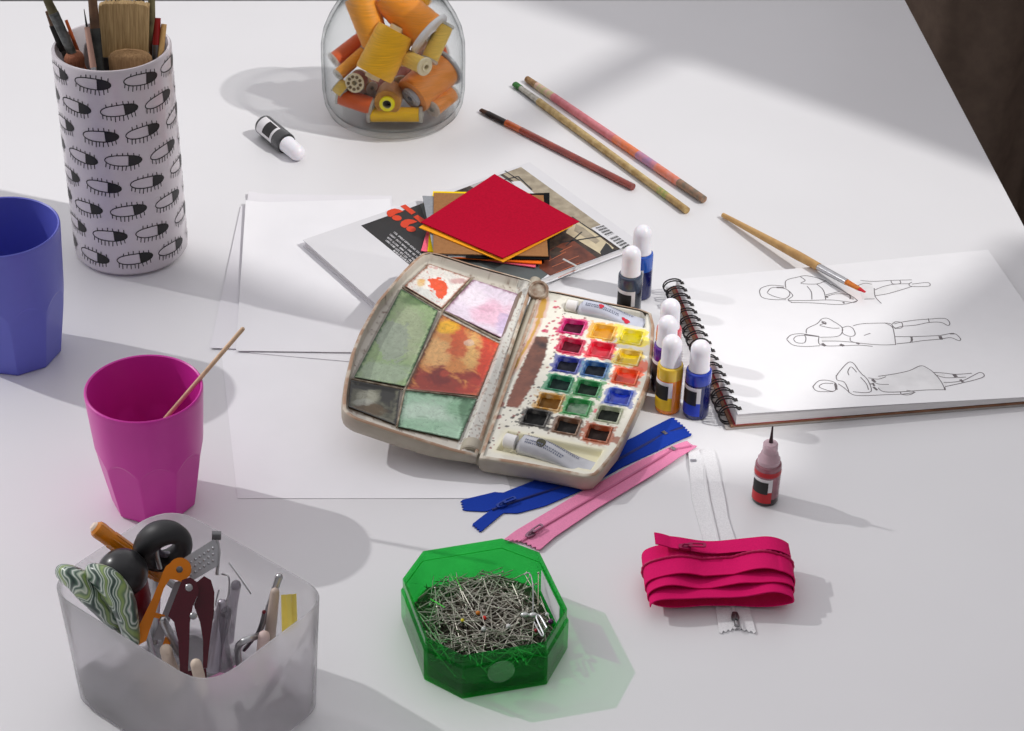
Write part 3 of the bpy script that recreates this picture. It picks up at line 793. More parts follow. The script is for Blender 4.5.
# ------------------------------------------------------------------ brushes lying on the table
def lying_brush(label, p, q, zp, zq, segs, group='paint brushes lying on the table'):
    """segs: (share, r0, r1, flat, material, part)"""
    P, Q = W(p[0], p[1], zp), W(q[0], q[1], zq)
    t = thing('paint_brush', label, 'brush', (P + Q) / 2, group); a = 0
    for (sh, r0, r1, flat, m, nm) in segs:
        k = MB(); c = a + sh; n = 8
        k.tube([P.lerp(Q, a + (c - a) * i / n) for i in range(n + 1)], [r0 + (r1 - r0) * i / n for i in range(n + 1)], 14, 0, True, flat=flat, up=(0, 0, 1))
        k.build(nm, m, t); a = c
    return t
M_red_h = mat('red_brown_lacquer', (158, 58, 34), rough=.22, coat=.6, var=.12, scale=50, col2=(128, 38, 26))
M_blk_fer = mat('blackened_ferrule', (46, 40, 38), rough=.45, metal=.4)
lying_brush('reddish-brown lacquered brush with black ferrule, nearest the jar', (481, 110), (634, 187.5), .0026, .0034, [(.045, .0026, .0033, .6, mat('dark_brown_bristle', (70, 44, 30), rough=.8, scale=500), 'bristles'), (.13, .0034, .0036, .7, M_blk_fer, 'ferrule'), (.10, .0036, .0034, 1, mat('orange_lacquer', (212, 108, 44), rough=.25, coat=.5, col2=(180, 74, 34), scale=90), 'handle_collar'), (.72, .0036, .0034, 1, M_red_h, 'handle')])
lying_brush('bare wood brush with green paint on its bristles and handle end', (515, 84), (687, 210.5), .003, .0036, [(.035, .0036, .0036, .7, mat('green_paint_bristle', (52, 122, 46), rough=.6, col2=(30, 86, 30), scale=300), 'bristles'), (.115, .0028, .0034, .9, mat('worn_silver', (186, 182, 172), rough=.35, metal=.8, col2=(140, 134, 120), scale=200), 'ferrule'), (.70, .0037, .0034, 1, mat('stained_wood', (206, 182, 128), rough=.5, col2=(172, 142, 86), scale=140), 'handle'), (.05, .0034, .0034, 1, mat('green_stain_wood', (120, 148, 70), rough=.5, col2=(190, 166, 100), scale=250), 'handle_stain'), (.10, .0034, .0034, 1, mat('stained_wood_end', (190, 160, 104), rough=.5, col2=(150, 116, 66), scale=140), 'handle_end')])
lying_brush('pink-painted wooden brush, farthest back of the three by the jar', (527, 79), (704, 199.5), .0033, .0042, [(.06, .0033, .0036, 1, mat('tan_end', (170, 132, 86), rough=.6, col2=(130, 96, 60), scale=300), 'bristles'), (.10, .0038, .004, 1, mat('pale_pink_paint', (216, 176, 160), rough=.45, col2=(190, 190, 130), scale=180), 'ferrule'), (.36, .0041, .0042, 1, mat('pink_paint', (222, 140, 146), rough=.45, col2=(206, 112, 122), scale=120), 'handle'), (.13, .0042, .0042, 1, mat('orange_paint', (232, 118, 44), rough=.45, col2=(226, 140, 120), scale=160), 'handle_band'), (.10, .0042, .0042, 1, mat('mauve_paint', (206, 134, 150), rough=.45, col2=(170, 130, 170), scale=160), 'handle_band'), (.12, .0042, .004, 1, mat('orange_pink_paint', (226, 122, 90), rough=.45, col2=(220, 150, 140), scale=200), 'handle_band'), (.13, .004, .0036, 1, mat('grey_brown_paint', (160, 122, 96), rough=.5, col2=(120, 108, 92), scale=200), 'handle_end')])
ab = lying_brush('natural wood brush with a red-tipped orange bristle, lying on the sketchbook', (865, 292), (723, 215), .0185, .0030, [(.035, .0012, .0022, .6, mat('red_tip', (206, 24, 40), rough=.5), 'bristle_tip'), (.085, .0023, .0032, .7, mat('orange_bristle', (216, 126, 38), rough=.6, col2=(190, 100, 26), scale=500), 'bristles'), (.19, .0031, .0034, .9, M_steel, 'ferrule'), (.14, .0036, .0042, 1, mat('natural_wood', (206, 164, 102), rough=.45, col2=(186, 142, 84), scale=100), 'handle_collar'), (.55, .0042, .0022, 1, mat('natural_wood', (206, 164, 102)), 'handle')])

# ------------------------------------------------------------------ spiral sketchbook
def zt(s, t): return .0155 - .0065 * s - .0050 * t * (1 - .5 * s)      # thicker at the wire, thinner to the far right
nN, nF = W(738, 414, zt(0, 0)), W(676.5, 279, zt(0, 1))
nR = W(1024, 396.4, zt(.8, 0)); dirb = (nR - nN); dirb.z = 0; dirb.normalize()
farR = W(988, 249.7, zt(1, 1)); dirf = (farR - nF); dirf.z = 0
Wd = dirf.length
nNR = nN + dirb * Wd
nb = thing('sketchbook', 'open spiral sketchbook with three pencil fashion figures on white pages', 'sketchbook', ((nN.x + farR.x) / 2, (nN.y + farR.y) / 2, 0))
def nq(s, t, z):      # s along width, t from near to far
    a = nN.lerp(nNR, s); c = nF.lerp(farR, s); p = a.lerp(c, t); return Vector((p.x, p.y, z))
def sheaf(name, z0, z1, m, ins=0.0, parent=nb, s1=1.0, off=0.0):
    k = MB(); S_, T_ = (ins + off, s1 - ins), (ins, 1 - ins); n = 8; loop_ = []
    for i in range(n): loop_.append((S_[0] + (S_[1] - S_[0]) * i / n, T_[0]))
    for i in range(n): loop_.append((S_[1], T_[0] + (T_[1] - T_[0]) * i / n))
    for i in range(n): loop_.append((S_[1] - (S_[1] - S_[0]) * i / n, T_[1]))
    for i in range(n): loop_.append((S_[0], T_[1] - (T_[1] - T_[0]) * i / n))
    f_ = lambda z, s, t: z if z < .005 else zt(max(0, min(1, s)), t) - .0016
    k.loft([[tuple(nq(s, t, f_(z0, s, t))) for s, t in loop_], [tuple(nq(s, t, f_(z1, s, t))) for s, t in loop_]], 0, True, True); return k.build(name, m, parent)
sheaf('back_cover', .0002, .0018, mat('grey_board', (170, 164, 160), rough=.8), off=-.03)
sheaf('back_board', .0018, .0036, mat('brown_card', (150, 108, 82), rough=.8, col2=(128, 88, 64), scale=80), .004, off=-.02)
sheaf('red_divider', .0036, .0042, mat('red_card', (150, 52, 56), rough=.7), .004, s1=.3, off=-.011)
sheaf('page_block', .0042, .0096, mat('page_edges', (226, 224, 224)), .006, off=-.008)
# top page, gently wavy
k = MB()
def page(s, t):
    p = nq(s, t, 0); z = zt(s, t) - .0003 + .0004 * sin(s * 5 + t * 3)
    return Vector((p.x, p.y, z))
k.grid(40, 30, lambda s, t: page(s, t)); k.grid(40, 30, lambda s, t: page(s, t) - Vector((0, 0, .0003)))
pg_m = [mat('sketch_paper', (232, 231, 233), rough=.75, var=.008, spec=.2), mat('pencil_line', (108, 102, 104), rough=.8), mat('pencil_shade', (226, 225, 226), rough=.8), mat('pencil_faint', (168, 164, 166), rough=.8)]
def n_st(px, py):
    s, t = .5, .5
    for _ in range(14):
        p = W(px, py, zt(s, t) - .0003)
        q = nq(s, t, 0); e = Vector((p.x - q.x, p.y - q.y)); h = 1e-4
        qs = (nq(s + h, t, 0) - q) / h; qt = (nq(s, t + h, 0) - q) / h
        det = qs.x * qt.y - qs.y * qt.x
        s += (e.x * qt.y - e.y * qt.x) / det; t += (qs.x * e.y - qs.y * e.x) / det
    return s, t
zl = [.00012]
def pen(pts, w=.00075, mi=1, sm=True):
    if sm and len(pts) > 2: pts = [(p.x, p.y) for p in spline([Vector(p) for p in pts], 4)]
    P = []
    for p in pts:
        s, t = n_st(*p); q = page(s, t); P.append(Vector((q.x, q.y, q.z + zl[0])))
    k.line(P, w, mi)
def shade(pts, mi=2):
    P = []
    for p in pts:
        s, t = n_st(*p); q = page(s, t); P.append(Vector((q.x, q.y, q.z + .00006)))
    k.add(P, [tuple(range(len(P)))], mi)
def F1(L): return [(750 + x / 5.25, 265 + y / 5.25) for x, y in L]
def F2(L): return [(775 + x / 5.12, 310 + y / 5.12) for x, y in L]
def F3(L): return [(800 + x / 5.12, 355 + y / 5.12) for x, y in L]
# first figure
for L in [[(90, 145), (110, 120), (150, 118), (190, 125), (210, 150), (185, 175), (130, 165), (92, 148)], [(50, 140), (60, 120), (110, 105), (180, 110)], [(50, 140), (62, 168), (110, 180), (190, 182)], [(188, 118), (190, 80), (250, 62), (300, 55), (380, 75), (430, 105)], [(205, 135), (225, 160), (200, 182), (220, 195)], [(200, 185), (300, 185), (420, 182), (500, 190), (545, 195), (565, 185)], [(215, 196), (330, 198), (480, 206), (565, 186)], [(430, 100), (490, 135), (540, 165), (565, 185)], [(265, 60), (290, 80), (268, 95), (350, 98), (400, 80)], [(350, 98), (385, 130), (398, 180)], [(300, 110), (322, 140), (325, 180)], [(400, 165), (450, 150), (520, 155), (525, 178)], [(398, 155), (470, 138)], [(580, 80), (650, 85), (745, 80), (850, 78)], [(655, 130), (700, 112), (760, 100), (840, 98)], [(658, 160), (720, 150), (800, 128), (850, 112)], [(652, 120), (658, 165), (690, 200)], [(600, 178), (655, 176)], [(740, 82), (750, 98), (790, 96), (785, 78)], [(850, 100), (930, 92), (946, 104), (930, 112), (850, 112), (835, 100), (850, 90)], [(560, 110), (600, 95), (640, 100)]]: pen(F1(L))
shade(F1([(560, 85), (640, 85), (655, 170), (590, 178)])); shade(F1([(655, 130), (720, 110), (760, 105), (800, 125), (720, 148), (660, 158)]))
pen(F1([(140, 117), (178, 118)]), .002); pen(F1([(398, 160), (408, 170)]), .0018); pen(F1([(488, 192), (496, 200)]), .0016)
# second figure
for L in [[(60, 150), (80, 130), (120, 122), (160, 125), (225, 135)], [(60, 152), (90, 180), (150, 188), (230, 184)], [(95, 150), (110, 135), (150, 132), (158, 150), (148, 170), (110, 168), (95, 152)], [(160, 120), (165, 95), (215, 70), (240, 45), (270, 42), (300, 58), (340, 85), (345, 110), (320, 135), (230, 140)], [(235, 55), (262, 65), (230, 78), (290, 92), (330, 92)], [(345, 90), (375, 82), (400, 95), (410, 125), (385, 135), (348, 120), (345, 95)], [(400, 80), (440, 70), (520, 66), (590, 68), (605, 90)], [(560, 64), (600, 85), (612, 130), (618, 178)], [(385, 140), (390, 160), (440, 170), (540, 178), (620, 176)], [(225, 135), (232, 180), (330, 184), (430, 180), (500, 186)], [(240, 160), (330, 160), (430, 168)], [(455, 130), (488, 118)], [(610, 70), (640, 62), (720, 50), (790, 45), (870, 42), (895, 65), (885, 78), (850, 62), (790, 62), (720, 76), (650, 82), (612, 95)], [(600, 70), (620, 58), (650, 65), (650, 88), (620, 92), (602, 80)], [(612, 135), (700, 135), (780, 132), (850, 128), (915, 118), (950, 145), (940, 155), (900, 140), (840, 148), (760, 155), (690, 165), (622, 172)], [(690, 135), (705, 150), (690, 165)], [(785, 42), (790, 62)]]: pen(F2(L))
for L, w in [([(333, 176), (352, 184)], .003), ([(240, 172), (258, 186)], .0028), ([(845, 132), (852, 150)], .0028), ([(895, 120), (918, 120)], .0016), ([(415, 168), (432, 174)], .002), ([(240, 62), (262, 72)], .002), ([(700, 135), (700, 160)], .0016), ([(150, 128), (220, 136)], .0014)]: pen(F2(L), w)
shade(F2([(235, 140), (320, 138), (385, 140), (380, 160), (240, 158)]))
# third figure
for L in [[(65, 165), (95, 135), (140, 132), (180, 145), (188, 170), (170, 188), (130, 180), (98, 165), (120, 148), (170, 148)], [(65, 165), (90, 188), (170, 190)], [(185, 110), (215, 70), (250, 38), (275, 45), (300, 80), (325, 108)], [(250, 105), (245, 85), (262, 62), (290, 90)], [(185, 105), (190, 130), (225, 140), (245, 175), (250, 195)], [(195, 150), (225, 170), (270, 205), (330, 210), (440, 205), (520, 202), (590, 192)], [(325, 105), (350, 135), (365, 185), (330, 195), (270, 190)], [(310, 115), (340, 150), (350, 180)], [(350, 118), (400, 125), (440, 112)], [(365, 130), (400, 150), (455, 152)], [(400, 110), (480, 98), (560, 80), (615, 55), (650, 65), (690, 95), (725, 140), (742, 178)], [(400, 170), (430, 190), (520, 190), (640, 180), (742, 178)], [(515, 190), (520, 203), (560, 205), (585, 190), (545, 182)], [(680, 88), (740, 92), (800, 98), (880, 92)], [(690, 100), (740, 115), (800, 115), (850, 112)], [(735, 140), (790, 138), (840, 128), (885, 105), (920, 88), (940, 95), (940, 110), (900, 125), (840, 140), (760, 158), (742, 162)]]: pen(F3(L))
shade(F3([(405, 112), (480, 100), (560, 82), (615, 58), (650, 68), (690, 98), (722, 140), (738, 176), (640, 178), (520, 188), (430, 188), (402, 168)]))
shade(F3([(690, 92), (740, 96), (742, 114), (700, 112)])); shade(F3([(735, 140), (752, 140), (748, 160), (742, 162)]))
for L, w in [([(788, 98), (800, 112)], .0032), ([(820, 125), (835, 138)], .0024), ([(370, 125), (385, 140)], .0022), ([(372, 145), (380, 160)], .0018), ([(375, 165), (395, 182)], .002), ([(180, 148), (186, 180)], .002), ([(355, 150), (378, 150)], .0012)]: pen(F3(L), w)
pen(F3([(740, 165), (742, 180)]), .0014)
k.build('top_page', pg_m, nb, 60)
# wire binding
wm = mat('black_wire', (34, 32, 34), rough=.35, metal=.4)
nrings = 17
k2 = MB()
ea = (nF - nN); ea.z = 0; lenL = ea.length; ea.normalize()
for i in range(nrings):
    for dd in (-.0016, .0016):
        f_ = .035 + .93 * i / (nrings - 1); c = nN + ea * (lenL * f_ + dd) - dirb * .0045
        pts = []
        for j in range(19):
            t = radians(-128) + radians(290) * j / 18
            rx, rz = .0082, .0088
            p = Vector((c.x, c.y, .0092)) - dirb * (rx * cos(t + pi) * -1 + .0) * 1.0 + Vector((0, 0, rz * sin(t)))
            pts.append(p)
        pts = []
        for j in range(19):
            t = radians(35) + radians(265) * j / 18      # open loop over the page edge and back under
            cz = zt(0, f_) * .5 + .0026; rz = min(.0084, cz - .0012)
            pts.append(Vector((c.x, c.y, cz)) + dirb * (.0088 * cos(t)) + Vector((0, 0, rz * sin(t))))
        k2.tube(pts, .00062, 6)
k2.build('wire_binding', wm, nb)
k2 = MB()
for i in range(nrings):
    c = nN + ea * (lenL * (.035 + .93 * i / (nrings - 1))) + dirb * .0032
    k2.box((0, 0, 0), (.003, .0042, .0002), Matrix.Translation((c.x, c.y, zt(0, .035 + .93 * i / (nrings - 1)) + .0003)) @ Matrix.Rotation(atan2(dirb.y, dirb.x), 4, 'Z'))
k2.build('punched_hole', mat('hole_dark', (60, 56, 56), rough=.9), nb)

# ------------------------------------------------------------------ ink bottles
M_label = mat('label_white', (226, 224, 226), rough=.5); M_lblk = mat('label_black', (26, 24, 24), rough=.5)
def ink_mat(name, c, dens=.25): return mat(name, c, rough=.12, var=.03, coat=.5, trans=dens)
def bottle(label, base, m_low, m_up, M=None, r=.0105, look=0.0, cap=True, hb=.0442, group='dropper ink bottles', label_col=None, split=.5):
    """upright at the origin of M; label faces angle `look`"""
    base = Vector(base); Mx = M or Matrix.Translation(base)
    t = thing('ink_bottle', label, 'ink bottle', base, group)
    k = MB(); zl_ = hb * split
    k.lathe([(0, 0), (r * .88, 0), (r * .97, .0008), (r, .002), (r, zl_)], 32, 0, Mx)
    k.lathe([(r, zl_), (r, hb - .0022), (r * .96, hb - .0008), (r * .85, hb), (r * .6, hb + .0003), (0, hb + .0003)], 32, 1, Mx)
    bd = k.build('bottle_body', [m_low, m_up], t)
    k = MB(); z0, z1 = hb * .10, hb * .72; aw = 1.30; ar = .50
    k.lathe([(r + .00012, z0), (r + .00015, z0 + .0001), (r + .00015, z1), (r + .00012, z1)], 20, 0, Mx, a0=look - aw, a1=look + ar)
    k.lathe([(r + .00032, z0 + (z1 - z0) * .38), (r + .00032, z0 + (z1 - z0) * .88)], 12, 1, Mx, a0=look - aw + .12, a1=look + ar - .32)
    k.lathe([(r + .00024, z0), (r + .00024, z0 + (z1 - z0) * .46)], 20, 2, Mx, a0=look - aw, a1=look + ar)
    k.build('label', [M_label, M_lblk, label_col or m_low], bd)
    if cap:
        k = MB(); rc = r * .78; h0 = hb + .0005; h1 = h0 + .0262
        pr = [(rc * 1.04, h0), (rc * 1.04, h0 + .001), (rc, h0 + .002), (rc * .97, h1 - rc)] + [(rc * .97 * cos(a * pi / 16), h1 - rc + rc * sin(a * pi / 16)) for a in range(1, 9)]
        k.lathe(pr, 32, 0, Mx); k.build('cap', M_white_plastic, t)
    return t
HC = .0705
def by_cap(px, py): p = W(px, py, HC - .004); return (p.x, p.y, 0)
LK = radians(-108)
bottle('ink bottle with yellow-orange ink, front left of the pair by the sketchbook wire', (W(667.5, 408).x, W(667.5, 408).y, 0), ink_mat('orange_ink', (246, 136, 10), .12), ink_mat('yellow_ink', (244, 204, 60), .2), look=LK, label_col=mat('yellow_label', (236, 192, 24), rough=.5), split=.74)
bottle('royal blue ink bottle standing against the sketchbook wire', (W(695.5, 413.5).x, W(695.5, 413.5).y, 0), ink_mat('navy_ink', (14, 26, 92), .1), ink_mat('blue_ink', (34, 66, 190), .25), look=LK, label_col=mat('blue_label', (24, 60, 190), rough=.5), split=.76)
bottle('purple ink bottle half hidden behind the yellow one', by_cap(668.3, 321), ink_mat('violet_black_ink', (36, 16, 52), .1), ink_mat('violet_ink', (96, 34, 150), .2), look=LK, split=.66)
bottle('rose ink bottle farthest back in the row of three', by_cap(671, 304), ink_mat('rose_ink', (196, 36, 76), .15), ink_mat('rose_ink2', (232, 96, 110), .25), look=LK, split=.6)
bottle('dark slate ink bottle in front of the pair by the book', by_cap(632, 251), ink_mat('slate_ink', (34, 42, 58), .1), ink_mat('slate_ink2', (64, 76, 98), .25), look=radians(-95), split=.66)
bottle('bright blue ink bottle behind the slate one near the barcode', by_cap(643, 230), ink_mat('navy_ink', (14, 26, 92)), ink_mat('azure_ink', (36, 96, 200), .25), look=LK, split=.66)
# black bottle lying down
pA, pB = W(263.5, 124.5, .0105), W(297.5, 153, .0082)
axd = (pB - pA).normalized()
bottle('black ink bottle with a white cap lying on its side by the jar', pA, ink_mat('black_ink', (34, 34, 36), .05), ink_mat('black_ink2', (52, 52, 54), .05), M=MX(pA, axd, up=(0, 0, 1)), look=radians(160), label_col=M_label, split=.72)
# red bottle without its cap
rbp = W(764.7, 499)
M_redlow = ink_mat('red_black_ink', (40, 14, 16), .05); M_redup = ink_mat('red_clear_ink', (168, 108, 120), .35)
rt = bottle('red ink bottle with no cap and a dark needle tip, standing alone', (rbp.x, rbp.y, 0), M_redlow, M_redup, look=radians(-100), cap=False, r=.0102, hb=.036, label_col=mat('red_label', (184, 22, 32), rough=.4), split=.18)
k = MB(); Mx = Matrix.Translation((rbp.x, rbp.y, 0))
k.lathe([(.0103, .0275), (.0103, .0318)], 24, 0, Mx, a0=radians(-190), a1=radians(-10)); k.build('red_band', mat('red_label', (196, 30, 38)), rt)
k = MB(); k.lathe([(.0086, .0360), (.0086, .0395), (.0074, .0412), (.0066, .0445), (.0056, .0455), (.0058, .0475), (.0056, .0530), (.0048, .0540), (.0022, .0545), (0, .0545)], 28, 0, Mx)
k.build('nozzle', mat('pink_clear_plastic', (228, 196, 206), rough=.2, trans=.35, var=.02), rt)
k = MB(); k.lathe([(.0017, .054), (.0013, .058), (.0008, .0655), (.0007, .069), (0, .0693)], 16, 0, Mx); k.build('needle_tip', mat('dark_needle', (60, 46, 50), rough=.35, metal=.5), rt)
# ------------------------------------------------------------------ watercolour paint box
ZR = .0200                                           # height of the tray rim
hb_, ht_ = W(481, 457, ZR), W(541, 289, ZR)
pal = thing('paint_box', 'worn cream folding watercolour box, open, with stained mixing wells', 'paint box', ((hb_.x + ht_.x) / 2, (hb_.y + ht_.y) / 2, 0))
U_ = (ht_ - hb_).normalized(); V_ = Vector((U_.y, -U_.x, 0))
PU = (W(573, 327, ZR) - W(535.5, 418, ZR)).normalized(); PV = (W(631.5, 337, ZR) - W(573, 327, ZR)).normalized(); PU = (PU + Vector((-PV.y, PV.x, 0))).normalized(); PV = Vector((PU.y, -PU.x, 0))
M_case = mat('box_enamel', (176, 168, 151), rough=.4, var=.05, scale=60, col2=(164, 155, 138))
M_rim = mat('worn_rim', (168, 136, 112), rough=.55, col2=(206, 198, 182), scale=70, thr=(.48, .68))
M_pig = vcol_mat('paint_stains', rough=.38, coat=.15)

def tfi(bot, top, left, right, nu, nv, s_bias=None):
    """bot/top run left->right, left/right run bottom->top; returns grid [j][i]"""
    B, T, L, R = resample(bot, nu), resample(top, nu), resample(left, nv), resample(right, nv)
    g = []
    for j in range(nv + 1):
        v = j / nv; row = []
        for i in range(nu + 1):
            u = i / nu
            row.append((B[i] * (1 - v) + T[i] * v) + (L[j] * (1 - u) + R[j] * u) - (B[0] * (1 - u) * (1 - v) + B[-1] * u * (1 - v) + T[0] * (1 - u) * v + T[-1] * u * v))
        g.append(row)
    return g

# --- tray
t_bot = [(481, 456.5), (520, 462.5), (560, 470), (584, 475)]
t_right = [(584, 475), (594, 474.5), (601, 468), (617, 448.4), (634, 414), (643, 393), (648, 378), (651.5, 350), (653, 325), (650, 313)]
t_top = [(541, 289), (556, 291.5), (575, 295.5), (610, 303), (640, 309), (650, 313)]
ring = t_bot + t_right[1:] + list(reversed(t_top))[1:]
out2 = [(p.x, p.y) for p in (W(x, y, ZR) for x, y in ring)]
out2 = [tuple(p) for p in resample(out2, 140, True)]
k = MB()
def lp(d, z): return [(x, y, z) for x, y in offset(out2, d)]
zb = .0026
k.loft([lp(-.0014, ZR), lp(0, ZR), lp(.0012, ZR - .0008), lp(.0016, ZR - .003), lp(.0010, ZR - .011), lp(-.0016, zb + .0018), lp(-.004, zb)], 0, cap1=True)
k.m = [1 if i < 280 else 0 for i in range(len(k.f))]
tray = k.build('tray', [M_case, M_rim], pal, 60)
ZD = ZR - .0014
pans = [  # centre px, cake colour, frame stain, outer stain, label
 ((573, 327), (92, 8, 44), (206, 22, 110), (214, 30, 110), 'magenta'), ((603, 332), (226, 150, 14), (232, 178, 50), (240, 176, 60), 'golden yellow'), ((631.5, 337), (214, 196, 14), (240, 224, 40), (244, 226, 70), 'lemon yellow'),
 ((571, 346), (126, 8, 36), (196, 20, 66), (206, 30, 80), 'crimson'), ((600.5, 350), (206, 14, 40), (222, 24, 52), (228, 40, 70), 'scarlet'), ((628.5, 357.5), (232, 196, 6), (226, 190, 70), (238, 214, 110), 'warm yellow'),
 ((567, 365), (16, 18, 40), (40, 50, 140), (70, 76, 150), 'indigo'), ((595, 369.5), (14, 24, 40), (26, 76, 136), (80, 130, 160), 'navy blue'), ((626, 376.5), (214, 50, 22), (226, 80, 30), (230, 96, 50), 'vermilion'),
 ((559.5, 383.5), (12, 46, 42), (24, 122, 82), (70, 150, 110), 'deep viridian'), ((587.5, 388.5), (16, 42, 30), (28, 122, 62), (80, 150, 90), 'bottle green'), ((619, 397), (14, 40, 160), (36, 66, 170), (120, 130, 180), 'cobalt blue'),
 ((549.5, 402), (166, 104, 24), (196, 140, 50), (206, 170, 110), 'ochre'), ((577.5, 407), (92, 132, 100), (36, 140, 66), (84, 160, 90), 'grass green'), ((608.5, 414.5), (26, 34, 28), (150, 160, 130), (196, 196, 170), 'dark olive'),
 ((535.5, 418), (22, 22, 24), (44, 42, 42), (54, 50, 48), 'black'), ((567, 426), (30, 26, 26), (110, 74, 52), (110, 80, 64), 'sepia'), ((598, 433.5), (42, 22, 18), (166, 74, 40), (176, 92, 60), 'burnt sienna')]
for i, p in enumerate(pans):
    pass
pan_c = [W(p[0][0], p[0][1], ZD) for p in pans]
HU, HV = .0107, .0098
rec_low = [(p.x, p.y) for p in (W(*q, ZD) for q in [(496, 450), (508, 431), (604, 450), (591, 470)])]
rec_top = [(p.x, p.y) for p in (W(*q, ZD) for q in [(562, 311), (567, 298), (647, 313), (646, 328)])]
trough = [(p.x, p.y) for p in (W(*q, ZD) for q in [(534, 336), (549, 337), (546, 355), (539, 372), (531, 388), (518.5, 408), (505.5, 406.5), (513, 387), (523, 364), (529, 349)])]
strip_l = [W(*q, ZD) for q in [(481, 456.5), (553, 290)]]
spl = random.Random(21)
splats = []
for _ in range(70):
    u_, v_ = spl.uniform(0, 1), spl.uniform(0, 1)
    splats.append((W(480 + 70 * u_ + 40 * v_, 450 - 150 * u_ + 10 * v_, ZD), spl.uniform(.0005, .0014), spl.choice([(58, 50, 50), (130, 60, 54), (90, 80, 78), (150, 90, 80)])))
for _ in range(42):
    splats.append((W(spl.gauss(556, 8), spl.gauss(330, 14), ZD), spl.uniform(.0006, .0020), spl.choice([(206, 20, 84), (196, 20, 70), (170, 20, 60)])))
for _ in range(46):
    splats.append((W(spl.gauss(530, 16), spl.gauss(414, 12), ZD), spl.uniform(.0006, .0018), (46, 42, 40)))
for _ in range(22):
    splats.append((W(spl.gauss(615, 18), spl.gauss(395, 18), ZD), spl.uniform(.0005, .0012), spl.choice([(70, 66, 60), (80, 120, 160), (90, 150, 90), (190, 60, 60)])))
big = [(W(500, 404, ZD), .004, (170, 96, 84)), (W(497.5, 417, ZD), .0032, (178, 104, 96)), (W(527, 346, ZD), .0042, (128, 44, 44)), (W(487, 442, ZD), .0028, (40, 36, 36)), (W(644, 366, ZD), .0075, (232, 96, 52)), (W(637, 371, ZD), .006, (228, 84, 44)), (W(641, 341, ZD), .008, (246, 232, 90)), (W(618, 328, ZD), .006, (246, 226, 90)), (W(618, 440, ZD), .005, (152, 84, 56)), (W(545, 331, ZD), .003, (190, 30, 80)), (W(597, 411, ZD), .003, (220, 90, 110)), (W(559, 396, ZD), .003, (60, 110, 80)), (W(598, 437, ZD), .011, (182, 110, 78))]
def pan_uv(p, c):
    d = p - c; return d.dot(PU), d.dot(PV)
drib = [(544, 300), (541, 314), (536, 328), (530, 340), (523, 352), (516, 364), (511, 372)]
def deck(p):
    b0 = (p - hb_).dot(V_)
    x, y = p.x, p.y
    c = lin((229, 226, 212)); h = 0.0
    n1 = fbm(x, y, 90, 1); n2 = fbm(x, y, 300, 2)
    c = mixc(c, lin((206, 200, 182)), .5 * sstep(.1, .7, n1))
    # yellowed cream round the lower tube
    dl = polydist(x, y, rec_low); 
    c = mixc(c, lin((232, 226, 190)), .8 * sstep(-.006, .002, dl))
    if dl > 0: h = min(h, -.0062 * sstep(0, .0022, dl))
    dt = polydist(x, y, rec_top)
    if dt > 0: h = min(h, -.0058 * sstep(0, .0022, dt))
    for i, q in enumerate(pans):
        a, b_ = pan_uv(p, pan_c[i])
        if abs(a) > .022 or abs(b_) > .02: continue
        dd = max(abs(a) - HU, abs(b_) - HV)
        lim = .0022 + .0034 * (fbm(x + i, y, 160, 3 + i)) + .0012 * n2
        st = sstep(lim + .0006, lim - .0008, dd)
        c = mixc(c, lin(q[3]), st * (.85 if i not in (14,) else .5))
        if dd < -.0006: h = min(h, -.008 * sstep(-.0006, -.0018, dd))
    for s_, r, col in splats + big:
        d2 = hypot(x - s_.x, y - s_.y)
        if d2 < r * 2:
            rr = r * (1 + .45 * nz(x + r * 99, y, 420, 7)); c = mixc(c, lin(col), .85 * sstep(rr * 1.15, rr * .8, d2))
    d3 = polydist(x, y, trough)
    e = d3 + .0012 * n2
    t_ = sstep(-.0009, .0010, e)
    if t_ > 0:
        br = mixc(lin((70, 40, 30)), lin((122, 72, 52)), .5 + .9 * fbm(x, y, 70, 9)); br = mixc(br, lin((70, 44, 34)), .6 * sstep(.1, .6, fbm(x, y, 260, 4)))
        br = mixc(br, lin((150, 84, 62)), .55 * sstep(1.46, 1.34, y))
        c = mixc(c, br, t_)
    # yellow dribble by the hinge
    if b0 < .03:
        px, py = PX((x, y, ZD)); dm = 1e9
        for (ax_, ay_), (bx_, by_) in zip(drib, drib[1:]):
            tt = max(0, min(1, ((px - ax_) * (bx_ - ax_) + (py - ay_) * (by_ - ay_)) / ((bx_ - ax_) ** 2 + (by_ - ay_) ** 2)))
            dm = min(dm, hypot(px - ax_ - tt * (bx_ - ax_), py - ay_ - tt * (by_ - ay_)))
        wd = 2.0 + 1.2 * n1 + (2.0 if py < 318 else 0)
        c = mixc(c, lin((214, 172, 154)), .8 * sstep(wd + 3.0, wd + .6, dm)); c = mixc(c, lin((196, 150, 62)), sstep(wd, wd - 1.4, dm))
    return c, h
inner = offset(out2, -.0013)
def ins(pts, d=.0013):
    return pts
